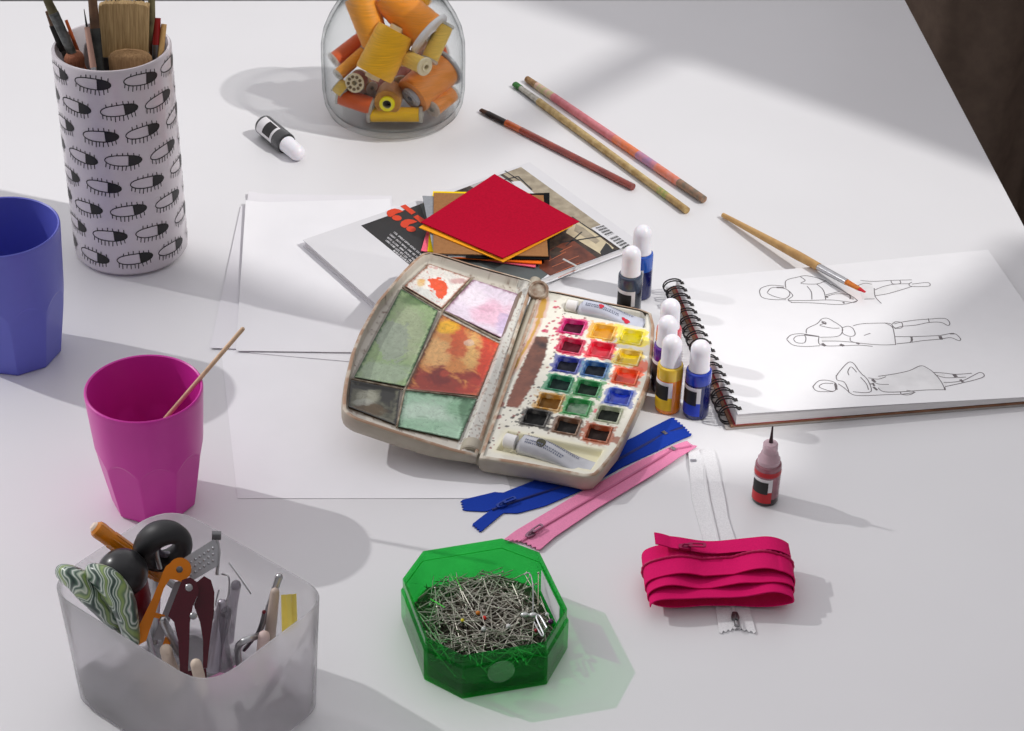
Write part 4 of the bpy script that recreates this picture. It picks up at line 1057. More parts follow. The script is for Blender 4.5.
# map the deck by boundary curves pulled slightly inward
cen = sum((W(x, y, ZD) for x, y in ring), Vector()) / len(ring)
def pull(pts): 
    o = []
    for q in pts:
        p = W(q[0], q[1], ZR); p.z = 0; c0 = Vector((cen.x, cen.y, 0)); o.append(p + (c0 - p).normalized() * .0012)
    return o
NU, NV = 170, 300
G = tfi(pull(t_bot), pull(t_top), pull([(481, 456.5), (541, 289)]), pull(t_right), NU, NV)
k = MB(); k.c = []; idx = {}
for j in range(NV + 1):
    for i in range(NU + 1):
        p = G[j][i]; c, h = deck(p)
        e = min(i, NU - i, j, NV - j); 
        k.v.append((p.x, p.y, ZD + h)); k.c.append(c)
for j in range(NV):
    for i in range(NU):
        k.f.append((j * (NU + 1) + i, j * (NU + 1) + i + 1, (j + 1) * (NU + 1) + i + 1, (j + 1) * (NU + 1) + i)); k.m.append(0)
k.build('pan_deck', M_pig, pal, 70)

# pans: one thing each, sitting in the deck
def pan(i):
    (c2, cake, fr_, st, nm) = pans[i]; c = pan_c[i]
    t = thing('paint_pan', {'magenta': 'magenta paint pan', 'lemon yellow': 'lemon yellow paint pan', 'golden yellow': 'golden yellow paint pan'}.get(nm, nm + ' paint pan') + ' set in the cream watercolour box', 'paint pan', (c.x, c.y, ZD), 'paint pans in the watercolour box')
    ax = .78 if True else 1
    Mx = Matrix(((PV.x, PU.x, 0, c.x), (PV.y, PU.y, 0, c.y), (0, 0, 1, ZD), (0, 0, 0, 1)))
    def sq(a, b_, z, r=.0012): return [(x, y, z) for x, y in round_poly([(-a, -b_), (a, -b_), (a, b_), (-a, b_)], r, 3)]
    k = MB()
    k.loft([sq(HV + .0002, HU + .0002, -.004), sq(HV + .0002, HU + .0002, .0006), sq(HV - .0004, HU - .0004, .0010), sq(HV - .0013, HU - .0013, .0008), sq(HV - .0024, HU - .0024, -.0030)], 0, M=Mx)
    k.build('pan', mat('pan_stain_' + nm.replace(' ', '_'), fr_, rough=.35, col2=mixcol(fr_, (232, 228, 214), .62 if i in (2, 5, 14, 12) else .38), scale=190, thr=(.42, .66)), t)
    k = MB(); r2 = random.Random(i)
    def fz(x, y): return -.0022 - .0008 * sin(x * 300 + i) * cos(y * 260) - .0007 * (1 - (x / HV) ** 2)
    a, b_ = HV - .0021, HU - .0021
    k.grid(10, 10, lambda s, t_: Mx @ Vector(((2 * s - 1) * a, (2 * t_ - 1) * b_, fz((2 * s - 1) * a, (2 * t_ - 1) * b_))))
    wet = i in (1, 2, 4, 5, 8, 11, 13)
    cake = tuple(int(x * (.92 if wet else .62)) for x in cake)
    k.build('paint_cake', mat('cake_' + nm.replace(' ', '_'), cake, rough=.25 if wet else .6, coat=.3 if wet else 0, spec=.4 if wet else .15, col2=mixcol(cake, (255, 250, 230), .25 if i == 13 else .10), scale=150), t, 70)
def mixcol(a, b, t): return tuple(a[i] * (1 - t) + b[i] * t for i in range(3))
for i in range(18): pan(i)

# --- lid, tilted up a little from the hinge
TH = radians(12.5)
o_ = Vector((-U_.y, U_.x, 0)); dl_ = o_ * cos(TH) + Vector((0, 0, sin(TH))); n_ = dl_.cross(U_).normalized()
if n_.z < 0: n_ = -n_
h0 = hb_ - V_ * .0012; h0.z = ZR - .0005
def LP(px, py, d=0.0): return WP(px, py, h0 + n_ * d, n_)
def l2(p): q = p - h0; return Vector((q.dot(dl_), q.dot(U_)))          # plane coordinates: away from hinge, along hinge
def l3(x, y, d): return h0 + dl_ * x + U_ * y + n_ * d
l_bot = [(476, 455), (452, 449.5), (425, 441), (392, 430.5), (358, 419), (350, 415)]
l_left = [(350, 415), (344.5, 410), (344, 398), (346.5, 380), (353, 352.4), (361.5, 331), (378.5, 301), (404, 271), (416, 259), (424, 253)]
l_top = [(533, 281), (524, 278.5), (500, 272), (470, 263.5), (440, 254), (430.5, 252), (424, 253)]
ring = list(l_bot) + l_left[1:] + list(reversed(l_top))[1:]
lo2 = [tuple(l2(LP(*q))) for q in ring]
lo2 = [tuple(p) for p in resample(lo2, 140, True)]
k = MB()
def ll(d, z): return [tuple(l3(x, y, z)) for x, y in offset(lo2, d)]
def lb(d, dz): return [tuple(l3(x, y, -(.0112 + .0048 * sstep(0, .045, x)) + dz)) for x, y in offset(lo2, d)]
k.loft([ll(-.0016, 0), ll(-.0002, .0001), ll(.0010, -.0008), ll(.0014, -.003), ll(.0008, -.0085), lb(-.0016, .0014), lb(-.0050, 0)], 0, cap1=True)
k.m = [1 if i < 280 else 0 for i in range(len(k.f))]
k.build('lid', [M_case, M_rim], pal, 60)
wells_px = [
 [(404, 287.2), (429, 265.2), (470, 279.3), (441.7, 309.9)], [(473.2, 280.9), (521.3, 296.6), (502.4, 340), (443.9, 311.7)],
 [(400.8, 290.3), (437.6, 312.4), (405.5, 387.9), (353.6, 378.5)], [(440.8, 315.5), (499.9, 345.4), (477.9, 397.3), (406, 390.4)],
 [(350.5, 381.6), (399.9, 391), (395.4, 426.3), (348, 408)], [(403, 391.7), (476.3, 400.5), (459, 441.4), (397.7, 428.2)]]
DW = -.0088
wells = [[tuple(l2(LP(x, y, DW))) for x, y in w] for w in wells_px]
wells = [round_poly(w, .002, 3) for w in wells]
def wpx(p): return PX(p)
def wellcol(i, px, py, dd, x, y):
    wx, wy = x + .006 * nz(x, y, 70, 90 + i), y + .006 * nz(x, y, 70, 95 + i)
    n1 = fbm(wx, wy, 60, 20 + i); n2 = fbm(wx, wy, 240, 40 + i); n3 = fbm(wx, wy, 520, 50 + i)
    def B(cx, cy, rx, ry, soft=.35, wob=.35):       # irregular puddle
        d_ = sqrt(((px - cx) / rx) ** 2 + ((py - cy) / ry) ** 2) + wob * 1.2 * n1 + .22 * n2
        return sstep(1 + soft * .6, 1 - soft * .6, d_)
    L = lin
    if i == 0:
        c = L((232, 228, 220)); c = mixc(c, L((214, 214, 208)), B(425, 296, 18, 8))
        c = mixc(c, L((226, 120, 40)), .5 * B(422, 281, 3, 2)); c = mixc(c, L((236, 190, 90)), .7 * B(421, 283, 5, 4, .5))
        c = mixc(c, L((228, 76, 22)), B(437, 284, 9.5, 9, .12, .6)); c = mixc(c, L((228, 76, 22)), B(441, 292, 6, 6, .15)); c = mixc(c, L((180, 40, 60)), .5 * B(458, 281, 8, 3, .6))
        c = mixc(c, L((190, 90, 80)), .5 * sstep(.35, .6, n2)); edge = L((150, 96, 70))
    elif i == 1:
        c = L((222, 208, 222)); c = mixc(c, L((226, 186, 204)), B(492, 312, 20, 13, .7)); c = mixc(c, L((232, 220, 230)), B(470, 296, 18, 10, .6)); c = mixc(c, L((206, 150, 172)), .4 * B(486, 309, 7, 4, .7)); c = mixc(c, L((196, 178, 212)), .8 * B(507, 330, 10, 16, .6)); edge = L((150, 110, 130))
    elif i == 2:
        c = L((150, 176, 124)); c = mixc(c, L((176, 190, 150)), B(408, 330, 18, 28, .7)); c = mixc(c, L((164, 176, 156)), .9 * B(393, 341, 16, 21, .14, .22)); c = mixc(c, L((170, 186, 164)), .7 * B(384, 372, 28, 10, .5)); c = mixc(c, L((84, 116, 62)), .8 * B(414, 300, 14, 6, .7)); edge = L((46, 84, 40))
    elif i == 3:
        c = L((214, 138, 70)); c = mixc(c, L((232, 178, 112)), B(436, 350, 16, 18, .6)); c = mixc(c, L((236, 186, 110)), .9 * B(472, 352, 16, 16, .5)); c = mixc(c, L((206, 74, 28)), .85 * B(458, 340, 9, 22, .5, .6)); c = mixc(c, L((240, 180, 30)), B(448, 327, 11, 7, .6)); c = mixc(c, L((218, 62, 26)), B(488, 365, 12, 26, .5, .5))
        c = mixc(c, L((150, 36, 26)), .95 * B(440, 384, 40, 15, .4, .5)); c = mixc(c, L((116, 22, 20)), .8 * B(440, 377, 12, 8, .5)); c = mixc(c, L((190, 66, 40)), .8 * B(445, 374, 5, 3.5, .5)); c = mixc(c, L((196, 60, 40)), .7 * B(473, 388, 14, 8, .5)); c = mixc(c, L((236, 206, 180)), .7 * B(469, 343, 5, 3, .3)); edge = L((120, 60, 30))
    elif i == 4:
        c = L((96, 96, 78)); c = mixc(c, L((158, 158, 140)), B(368, 396, 12, 7, .6)); c = mixc(c, L((30, 30, 26)), .95 * B(388, 398, 9, 14, .5, .6)); c = mixc(c, L((24, 24, 20)), .95 * B(370, 386, 26, 4, .5)); c = mixc(c, L((92, 72, 44)), .9 * B(370, 410, 16, 6, .5)); c = mixc(c, L((180, 182, 170)), .6 * B(362, 402, 9, 3, .5)); edge = L((24, 24, 20))
    else:
        c = L((164, 200, 172)); c = mixc(c, L((190, 214, 194)), B(428, 413, 26, 10, .7)); c = mixc(c, L((130, 178, 140)), .8 * B(458, 408, 14, 8, .7)); c = mixc(c, L((60, 106, 70)), .7 * B(466, 412, 6, 22, .6)); c = mixc(c, L((148, 192, 158)), .7 * B(420, 424, 24, 6, .6)); edge = L((44, 84, 52))
    c = tuple(max(0, v * (1 + .16 * n2 + .10 * n3)) for v in c)
    tide = math.exp(-((n1 - .08) / .022) ** 2) * .28 + math.exp(-((n1 + .22) / .02) ** 2) * .22
    c = mixc(c, edge, tide * (.35 if i in (0, 1) else .7)); c = mixc(c, edge, .45 * sstep(.50, .60, n3) * (.4 if i in (0, 1) else .8))
    c = mixc(edge, c, sstep(.0002, .0026, dd + .0012 * n2))
    return c
def lpull(pts, d=.0015):
    cc = Vector((sum(p[0] for p in lo2) / 140, sum(p[1] for p in lo2) / 140)); o = []
    for q in pts:
        p = l2(LP(*q)); p = p + (cc - p).normalized() * d; o.append(Vector((p.x, p.y, 0)))
    return o
NU, NV = 150, 160
G = tfi(lpull(l_bot), lpull(l_top), lpull([(476, 455), (533, 281)]), lpull(l_left), NU, NV)
k = MB(); k.c = []
for j in range(NV + 1):
    for i in range(NU + 1):
        p = G[j][i]; x, y = p.x, p.y
        best, bd = -1, -1
        for w in range(6):
            d_ = polydist(x, y, wells[w])
            if d_ > bd or w == 0: best, bd = w, d_
        db = polydist(x, y, lo2)
        n1 = fbm(x, y, 110, 60); n2 = fbm(x, y, 320, 61)
        base = mixc(lin((208, 202, 190)), lin((176, 166, 152)), .5 * sstep(0, .6, n1)); base = mixc(base, lin((112, 72, 54)), .75 * sstep(.28, .6, n2 * .6 + n1 * .5))
        if bd > -.0022: base = mixc(base, lin((96, 78, 60)), .5)
        floor_ = DW
        right = sstep(.0185, .0135, x)           # bar by the hinge
        h = floor_ * (1 - right) + (-.0030) * right
        wall = sstep(.0036, .0008, db) if x > .008 else 0
        h = h * (1 - wall) + (-.0002) * wall
        c = base
        if bd > 0:
            c = lin((120, 100, 80))
        elif x < .02:
            pass
        if bd <= 0 and x < .02:
            c = mixc(lin((206, 204, 196)), lin((150, 120, 104)), .7 * sstep(.25, .5, n2)); c = mixc(c, lin((90, 84, 78)), .7 * sstep(.50, .60, fbm(x, y, 330, 77)))
        k.v.append(tuple(l3(x, y, h))); k.c.append(c)
for j in range(NV):
    for i in range(NU):
        k.f.append((j * (NU + 1) + i, j * (NU + 1) + i + 1, (j + 1) * (NU + 1) + i + 1, (j + 1) * (NU + 1) + i)); k.m.append(0)
k.build('lid_floor', M_pig, pal, 70)
WN = 110
for wi, w in enumerate(wells_px):
    q = [l2(LP(x, y, DW)) for x, y in w]; q = [Vector((a.x, a.y, 0)) for a in q]
    g = tfi([q[3], q[2]], [q[0], q[1]], [q[3], q[0]], [q[2], q[1]], WN, WN); k = MB(); k.c = []
    for j in range(WN + 1):
        for i in range(WN + 1):
            p = g[j][i]; dd = min((i / WN) * (q[2] - q[3]).length, (1 - i / WN) * (q[2] - q[3]).length, (j / WN) * (q[0] - q[3]).length, (1 - j / WN) * (q[0] - q[3]).length)
            h = DW + .0016 - .0010 * sstep(0, .004, dd); p3 = l3(p.x, p.y, h); px, py = PX(p3)
            k.v.append(tuple(p3)); k.c.append(wellcol(wi, px, py, dd, p.x, p.y))
    for j in range(WN):
        for i in range(WN): k.f.append((j * (WN + 1) + i, j * (WN + 1) + i + 1, (j + 1) * (WN + 1) + i + 1, (j + 1) * (WN + 1) + i)); k.m.append(0)
    k.build('mixing_well', M_pig, pal, 80)
for pts in ([(471.8, 279.5), (443, 311), (404.6, 390.5), (396.4, 428.5)], [(402.2, 288.6), (440, 311.2)], [(444.5, 312.8), (501.5, 343)], [(351, 380), (402.8, 390.6)], [(405.8, 391), (477.5, 399)]):
    k = MB(); k.tube([l3(*l2(LP(x, y, DW)), DW + .0013) for x, y in pts], .0008, 8); k.build('divider', mat('divider_enamel', (176, 164, 142), rough=.45, col2=(110, 92, 74), scale=160), pal)
# hinge barrels and the inner hinge strip
for (px, py, zc, nm) in ((471, 451.5, .0140, 'hinge_knob'), (534, 286, .0170, 'hinge_knob')):
    c = W(px, py, zc); k = MB(); Mx = MX(c, -U_)
    rs_ = 1.0 if py > 400 else .62; k.lathe([(0, -.008), (.0078 * rs_, -.008), (.0088 * rs_, -.007), (.0088 * rs_, .0035), (.0080 * rs_, .0046), (.0060 * rs_, .0048), (.0056 * rs_, .0042), (0, .0042)], 32, 0, Mx)
    k.build(nm, [M_case], pal)
k = MB(); c = W(538.5, 289.5, .0250)
k.lathe([(.0086, -.006), (.0088, 0), (.0080, .0010), (.0066, .0008), (.0060, -.0008), (0, -.0008)], 32, 0, MX(c, Vector((0, 0, 1)) - U_ * .55)); k.build('hinge_cap', mat('brown_cap', (132, 104, 84), rough=.45, col2=(176, 166, 150), scale=160), pal)
k = MB(); q0, q1 = hb_ + U_ * .006, ht_ - U_ * .004
k.tube([Vector((q0.x, q0.y, ZR - .0075)) - V_ * .0015, Vector((q1.x, q1.y, ZR - .0075)) - V_ * .0015], .0062, 20); k.build('hinge_bar', M_case, pal)
# paint tubes in the two recesses
def tube_thing(label, p, q, z, r, cap_m, body_m, band=None, labels=True, dot=False):
    P, Q = W(p[0], p[1], z), W(q[0], q[1], z); d_ = Q - P; L = d_.length; d_.normalize(); sx = Vector((d_.y, -d_.x, 0)); up = Vector((0, 0, 1))
    t = thing('paint_tube', label, 'paint tube', (P + Q) / 2, 'paint tubes lying in the watercolour box')
    k = MB(); k.lathe([(0, 0), (r * .62, 0), (r * .7, .0006), (r * .7, L * .13), (r * .5, L * .135), (0, L * .135)], 22, 0, MX(P, d_)); k.build('cap', cap_m, t)
    k = MB(); loops = []
    n = 28
    for i in range(15):
        f = i / 14; s_ = L * (.15 + .85 * f); a = r * (.55 + .45 * min(1, f / .06)) * (1 + .12 * f); b_ = r * (.55 + .45 * min(1, f / .06)) * (1 - .88 * sstep(.25, 1, f))
        dn = -(r - b_) * .75
        loops.append([tuple(P + d_ * s_ + sx * (a * cos(2 * pi * j / n)) + up * (b_ * sin(2 * pi * j / n) + dn)) for j in range(n)])
    k.loft(loops, 0, True, True)
    b = k.build('tube_body', body_m, t)
    k = MB()
    def on(f, ang, e=.00015):
        s_ = L * (.15 + .85 * f); a = r * (1 + .12 * f) + e; b_ = r * (1 - .88 * sstep(.25, 1, f)) + e; dn = -(r - b_) * .75
        return P + d_ * s_ + sx * (a * cos(ang)) + up * (b_ * sin(ang) + dn)
    lr = random.Random(len(label))
    for row, ang in enumerate((.95, 1.2, 1.9, 2.15)):
        f = .12
        while f < (.62 if row < 2 else .8):
            w_ = lr.uniform(.008, .02); k.add([on(f, ang), on(f + w_, ang), on(f + w_, ang + .16), on(f, ang + .16)], [(0, 1, 2, 3)], 0); f += w_ + lr.uniform(.006, .016)
    k.build('printing', [mat('tube_print', (112, 118, 140), rough=.6)], b)
    if dot:
        k = MB(); c0 = .32; vs = [on(c0, 1.45)] + [on(c0 + .06 * cos(a_), 1.45 + .52 * sin(a_), .0002) for a_ in [2 * pi * j / 18 for j in range(18)]]
        k.add(vs, [(0, 1 + j, 1 + (j + 1) % 18) for j in range(18)]); k.build('colour_dot', mat('olive_dot', (62, 60, 36), rough=.4), b)
    else:
        k = MB()
        for (c0, an, sc) in ((.35, 1.3, .8), (.75, .75, 1.0), (.7, .95, .6)):
            vs = [on(c0, an)] + [on(c0 + .045 * sc * cos(a_) * (1 + .3 * sin(3 * a_)), an + .4 * sc * sin(a_), .0002) for a_ in [2 * pi * j / 18 for j in range(18)]]
            k.add(vs, [(0, 1 + j, 1 + (j + 1) % 18) for j in range(18)])
        k.build('paint_smear', mat('red_smear', (206, 34, 60), rough=.4), b)
    return t
M_tube = mat('tube_metal', (196, 197, 202), rough=.32, metal=.35, var=.05, scale=120)
tube_thing('silver-white paint tube with a dark olive dot at the front of the watercolour box', (505, 440), (592, 463.5), ZD + .0034, .0084, mat('cap_white', (232, 230, 228), rough=.35), M_tube, dot=True)
tube_thing('paint tube smeared with red at the back of the watercolour box', (567, 305), (645, 319.5), ZD + .0006, .0072, mat('cap_white', (232, 230, 228)), mat('tube_blue_white', (206, 210, 224), rough=.35, metal=.3))

# ------------------------------------------------------------------ zippers
def tape(k, ea_, eb_, z, th=.0007, mi=0, zig=(False, False), wave=0.0, seed=0, n=60, zf=None):
    """cloth tape between two edge curves given as photo points"""
    A = resample([W(x, y, z) for x, y in ea_], n); B = resample([W(x, y, z) for x, y in eb_], n)
    m = 8
    def f(i, j, kk):
        p = A[i].lerp(B[i], j / m); s = i / n
        h = wave * (nz(s * 7, j / m * .8, 1, seed) + .5) * sin(pi * min(1, s * 6)) if wave else 0
        if zf: h += zf(s, j / m)
        if zig[0] and i == 0: p = p + (A[0] - A[1]).normalized() * (.0016 if j % 2 else -.0006)
        if zig[1] and i == n: p = p + (A[n] - A[n - 1]).normalized() * (.0016 if j % 2 else -.0006)
        return (p.x, p.y, z + max(0, h) + kk * th)
    for kk in (0, 1):
        vs = [f(i, j, kk) for i in range(n + 1) for j in range(m + 1)]
        k.add(vs, [(i * (m + 1) + j, i * (m + 1) + j + 1, (i + 1) * (m + 1) + j + 1, (i + 1) * (m + 1) + j) for i in range(n) for j in range(m)], mi)
    e = [(i, 0) for i in range(n)] + [(n, j) for j in range(m)] + [(n - i, m) for i in range(n)] + [(0, m - j) for j in range(m)]
    k.loft([[f(i, j, 0) for i, j in e], [f(i, j, 1) for i, j in e]], mi)
def coil(k, pts, z, r=.0011, n=260, mi=0):
    P = resample([W(x, y, z) for x, y in pts], n)
    k.tube(P, [r * (1 + .25 * (i % 2)) for i in range(n + 1)], 6, mi, flat=.8)
def slider(parent, c, d, m, sz=1.0, pull=True, z=.002):
    c = W(c[0], c[1], z); q = W(d[0], d[1], z) - c; a = atan2(q.y, q.x)
    Mx = Matrix.Translation(c) @ Matrix.Rotation(a, 4, 'Z')
    k = MB(); k.prism(round_poly([(-.005 * sz, -.0022 * sz), (.0005, -.0036 * sz), (.005 * sz, -.0034 * sz), (.005 * sz, .0034 * sz), (.0005, .0036 * sz), (-.005 * sz, .0022 * sz)], .001, 3), 0, .0022 * sz, 0, Mx)
    k.tube([Mx @ Vector((-.002 * sz, 0, .0020)), Mx @ Vector((-.001 * sz, 0, .0040 * sz)), Mx @ Vector((.003 * sz, 0, .0040 * sz)), Mx @ Vector((.004 * sz, 0, .0020))], .0008 * sz, 8)
    s = k.build('slider', m, parent)
    if pull:
        k = MB(); L = .015 * sz; w_ = .0024 * sz
        o = round_poly([(0, -w_), (L, -w_ * 1.1), (L, w_ * 1.1), (0, w_)], w_ * .9, 4); i_ = round_poly([(L * .25, -w_ * .5), (L * .85, -w_ * .55), (L * .85, w_ * .55), (L * .25, w_ * .5)], w_ * .5, 4)
        z0 = .0030 * sz; M2 = Mx @ Matrix.Translation((.002 * sz, 0, z0))
        n = len(o)
        for zz in (0, .0009): k.loft([[(x, y, zz) for x, y in o], [(x, y, zz) for x, y in i_]], 0, M=M2)
        k.loft([[(x, y, 0) for x, y in o], [(x, y, .0009) for x, y in o]], 0, M=M2); k.loft([[(x, y, 0) for x, y in i_], [(x, y, .0009) for x, y in i_]], 0, M=M2)
        k.build('pull_tab', m, s)
    return s
def cloth(name, c, v=.06): return mat(name, c, rough=.85, var=v, scale=900, bump=.25, bscale=2500, spec=.2)
def zipper(label, name, col, upA, cen, loB, z, splitU=None, splitL=None, stop=None, sl=None, metal=None, teeth=None, pull=True):
    c0 = W(*cen[len(cen) // 2], 0); t = thing('zipper', label, 'zipper', (c0.x, c0.y, z))
    m = cloth(name, col)
    k = MB(); tape(k, upA, cen if splitU is None else cen + splitU[1], z, zig=(True, True), wave=.0016, seed=len(label)); k.build('tape', m, t, 50)
    k = MB(); tape(k, loB, cen if splitL is None else cen + splitL[1], z + .0001, zig=(True, True), wave=.0018, seed=len(label) + 3); k.build('tape', m, t, 50)
    k = MB(); coil(k, cen, z + .0011); k.build('teeth', teeth or m, t)
    if stop:
        k = MB(); c = W(*stop, z + .001); q = W(*cen[-1], z) - W(*cen[0], z); k.box((0, 0, .0008), (.0030, .0046, .0016), Matrix.Translation(c) @ Matrix.Rotation(atan2(q.y, q.x), 4, 'Z')); k.build('end_stop', M_steel, t)
    if sl: slider(t, sl[0], sl[1], metal, .78, pull, z + .0012)
    return t
zipper('royal blue zipper passing under the paint box, left end split open', 'royal_blue_tape', (22, 58, 160),
       [(672, 418), (631, 439), (585, 461), (534, 481), (502.5, 493.5), (495, 492.5), (462, 500.5)],
       [(683, 427), (663, 434.5), (610, 464), (560, 487), (510, 503), (492, 510)],
       [(691, 436), (621, 468), (582, 490.5), (545, 506.4), (518, 513.6), (503, 513.5), (481, 532)], .0004,
       splitU=(0, [(486, 512), (464.5, 511)]), splitL=(0, [(486, 514), (472.5, 524.5)]), stop=(664.5, 434), sl=((501, 506), (511, 502)), metal=mat('blue_enamel', (30, 62, 150), rough=.3, metal=.3), teeth=mat('navy_coil', (16, 36, 110), rough=.5))
zipper('pink zipper lying between the blue zipper and the green pin box', 'pink_tape', (232, 140, 178),
       [(685.6, 441.7), (640, 461), (606, 479.6), (582, 492), (543, 515), (516, 531), (504, 540)],
       [(691, 446), (672.7, 450), (621, 481), (567, 512.5), (538, 529.6), (522, 541)],
       [(696.5, 447), (650, 477), (596.5, 509), (555, 537), (540, 550)], .0018,
       stop=(673, 449.5), sl=((530, 535.5), (540, 529)), metal=mat('grey_pink_metal', (150, 110, 130), rough=.3, metal=.6), teeth=mat('rose_coil', (206, 112, 152), rough=.5))
zipper('white zipper running down beneath the magenta zipper bundle', 'white_tape', (226, 225, 227),
       [(688, 450), (692, 500), (700.5, 530), (708, 556), (716, 612), (719, 633)],
       [(701, 450), (709, 500), (714.5, 524), (722, 556), (734, 612), (737, 628)],
       [(714, 450), (725, 499), (728, 518), (735, 540), (738.8, 556), (750, 612), (756, 633)], .0006,
       stop=(693.3, 462), sl=((735, 617), (737.5, 632)), metal=M_dsteel, teeth=mat('white_coil', (216, 215, 217), rough=.5))

# magenta bundle
X0, X1 = W(641, 596, 0), W(794, 596, 0); XD = (X1 - X0); Lb = XD.length; XD.normalize(); YD = Vector((-XD.y, XD.x, 0)); mid = (X0 + X1) / 2
mt = thing('zipper_bundle', 'long magenta zipper folded into a thick bundle', 'zipper', (mid.x, mid.y, .001))
M_mag = cloth('magenta_tape', (212, 14, 98), .05)
HW = .034
def bpath(th, lay):
    tn = max(0, th - 1.30 * pi) / (2 * pi) if lay == 0 else 0
    L = Lb / 2 - .0012 * tn - .0005; h = .0270 - .0042 * tn
    c, s_ = cos(th), sin(th)
    e = .42
    x = L * (abs(c) ** e) * (1 if c > 0 else -1); zz = h / 2 + .0018 + .0006 * tn + h / 2 * (abs(s_) ** .75) * (1 if s_ > 0 else -1)
    f = x / L
    if s_ > 0:
        sag = .0058 * math.exp(-((f + .12) / .42) ** 2) - .0022 * math.exp(-((f - .72) / .22) ** 2) + (.0016 * sin(f * 7 + tn * 2.2) if tn > .5 else 0)
        zz -= sag * s_ * (1 - .12 * tn)
    else:
        zz += .0012 * (sin(f * 5 + tn) + 1) * min(1, -s_ * 2) * (.3 + .2 * tn)
    y = .0135 - .0088 * max(0, tn - .6) + .0016 * sin(f * 2 + 1)
    return x, y, zz
turns = 2.85; n = 420; th0 = 1.30 * pi
def bpt(i, v, out=0.0):
    th = th0 + 2 * pi * turns * i / n; x, y, zz = bpath(th, 0)
    x2, _, z2 = bpath(th + .01, 0); d_ = Vector((x2 - x, z2 - zz)); nn = Vector((d_.y, -d_.x)).normalized() if d_.length > 1e-9 else Vector((0, 1))
    p = mid + XD * (x + nn.x * out) + YD * (y + HW * (v - .5)); return (p.x, p.y, max(.0012, zz + nn.y * out))
k = MB(); m = 6
for o_k in (0, .0009):
    vs = [bpt(i, j / m, o_k - .0009) for i in range(n + 1) for j in range(m + 1)]
    k.add(vs, [(i * (m + 1) + j, i * (m + 1) + j + 1, (i + 1) * (m + 1) + j + 1, (i + 1) * (m + 1) + j) for i in range(n) for j in range(m)])
e = [(i, 0) for i in range(n)] + [(n, j) for j in range(m)] + [(n - i, m) for i in range(n)] + [(0, m - j) for j in range(m)]
k.loft([[bpt(i, j / m, -.0009) for i, j in e], [bpt(i, j / m, 0) for i, j in e]])
k.build('tape', M_mag, mt, 60)
k = MB(); nn_ = int(n / turns * 1.02)
pts = resample([bpt(i, .52, .0007) for i in range(int(nn_ * .04), nn_)], 240)
k.tube(pts, [.0008 * (1 + .4 * ((i // 2) % 2)) for i in range(241)], 6); k.build('teeth', mat('magenta_teeth', (188, 12, 86), rough=.5), mt)
# second strip of the open zipper on top, with slider and turned-up end
k = MB(); q = []
def tpt(s, v):
    f = -.82 + 1.78 * s; x = f * Lb / 2
    th_ = math.acos(max(-1, min(1, (abs(f)) ** (1 / .42) * (1 if f > 0 else -1)))); xx, yy, zz = bpath(th_ if th_ > 0 else .01, 1)
    lift = .0045 * max(0, .12 - s) / .12 + .0014 * (1 - s) + .0004
    p = mid + XD * x + YD * (.0135 + HW * .5 + .0012 * (1 - s) - (.013 + .002 * s) * v); return (p.x, p.y, zz + lift + .0008 * sin(s * 6))
k.grid(60, 6, tpt); k.grid(60, 6, lambda s, v: (tpt(s, v)[0], tpt(s, v)[1], tpt(s, v)[2] + .0007))
k.build('tape', M_mag, mt, 60)
sc_ = tpt(.22, .8); sp = PX(sc_)
slider(mt, sp, (sp[0] + 20, sp[1] + .5), mat('magenta_metal', (150, 16, 74), rough=.3, metal=.4), .9, True, sc_[2] + .0006)

# ------------------------------------------------------------------ green pin box
HG = .038
oc = [(-.0614, 1.1478), (-.0746, 1.1165), (-.0558, 1.0550), (-.0290, 1.0368), (.0284, 1.0525), (.0428, 1.0885), (.0234, 1.1490), (-.0046, 1.1642)]
gc = (sum(p[0] for p in oc) / 8, sum(p[1] for p in oc) / 8)
pbx = thing('pin_box', 'transparent green octagonal plastic box full of dressmaking pins', 'box', (gc[0], gc[1], 0))
M_green = clear_mat('green_clear_plastic', (.22, .84, .34), refr=.0, rough=.03, gloss=1.0, ior=1.49, milky=.10, milk_col=(.012, .45, .08), milk_trans=.6, var=.06)
def go(d, z): return [(x, y, z) for x, y in offset(oc, d)]
k = MB()
k.loft([go(-.0015, 0), go(-.0003, .0006), go(0, .002), go(0, .0275), go(-.0004, .0281), go(-.0013, .0283), go(-.0013, HG - .0003), go(-.0016, HG), go(-.0026, HG), go(-.0029, HG - .0003), go(-.0029, .0024), go(-.004, .0022)], 0, cap0=True, cap1=True)
k.build('box_body', M_green, pbx, 30)
k = MB(); a, b_ = Vector(offset(oc, -.0036)[5]), Vector(offset(oc, -.0036)[6]); d_ = (b_ - a).normalized(); nv = Vector((-d_.y, d_.x))
for kk in (0, .0003):
    p, q = a + d_ * .006 + nv * (kk + .0006), a + d_ * .047 + nv * (kk + .0006)
    k.quad((p.x, p.y, .015), (q.x, q.y, .015), (q.x, q.y, .034), (p.x, p.y, .034))
k.build('paper_label', M_paper, pbx)
k = MB(); a, b_ = Vector(oc[3]), Vector(oc[4]); d_ = (b_ - a).normalized(); c = a.lerp(b_, .45); nv = Vector((d_.y, -d_.x))
Mx = MX((c.x + nv.x * .0006, c.y + nv.y * .0006, .020), (nv.x, nv.y, 0))
k.lathe([(0, .0008), (.0085, .0008), (.0095, 0), (.0095, -.0008), (0, -.0008)], 28, 0, Mx); k.build('front_tab', clear_mat('hazy_clear_plastic', (.85, .92, .86), refr=.05, rough=.2, gloss=1.0, milky=.22, milk_col=(.55, .7, .58)), pbx)
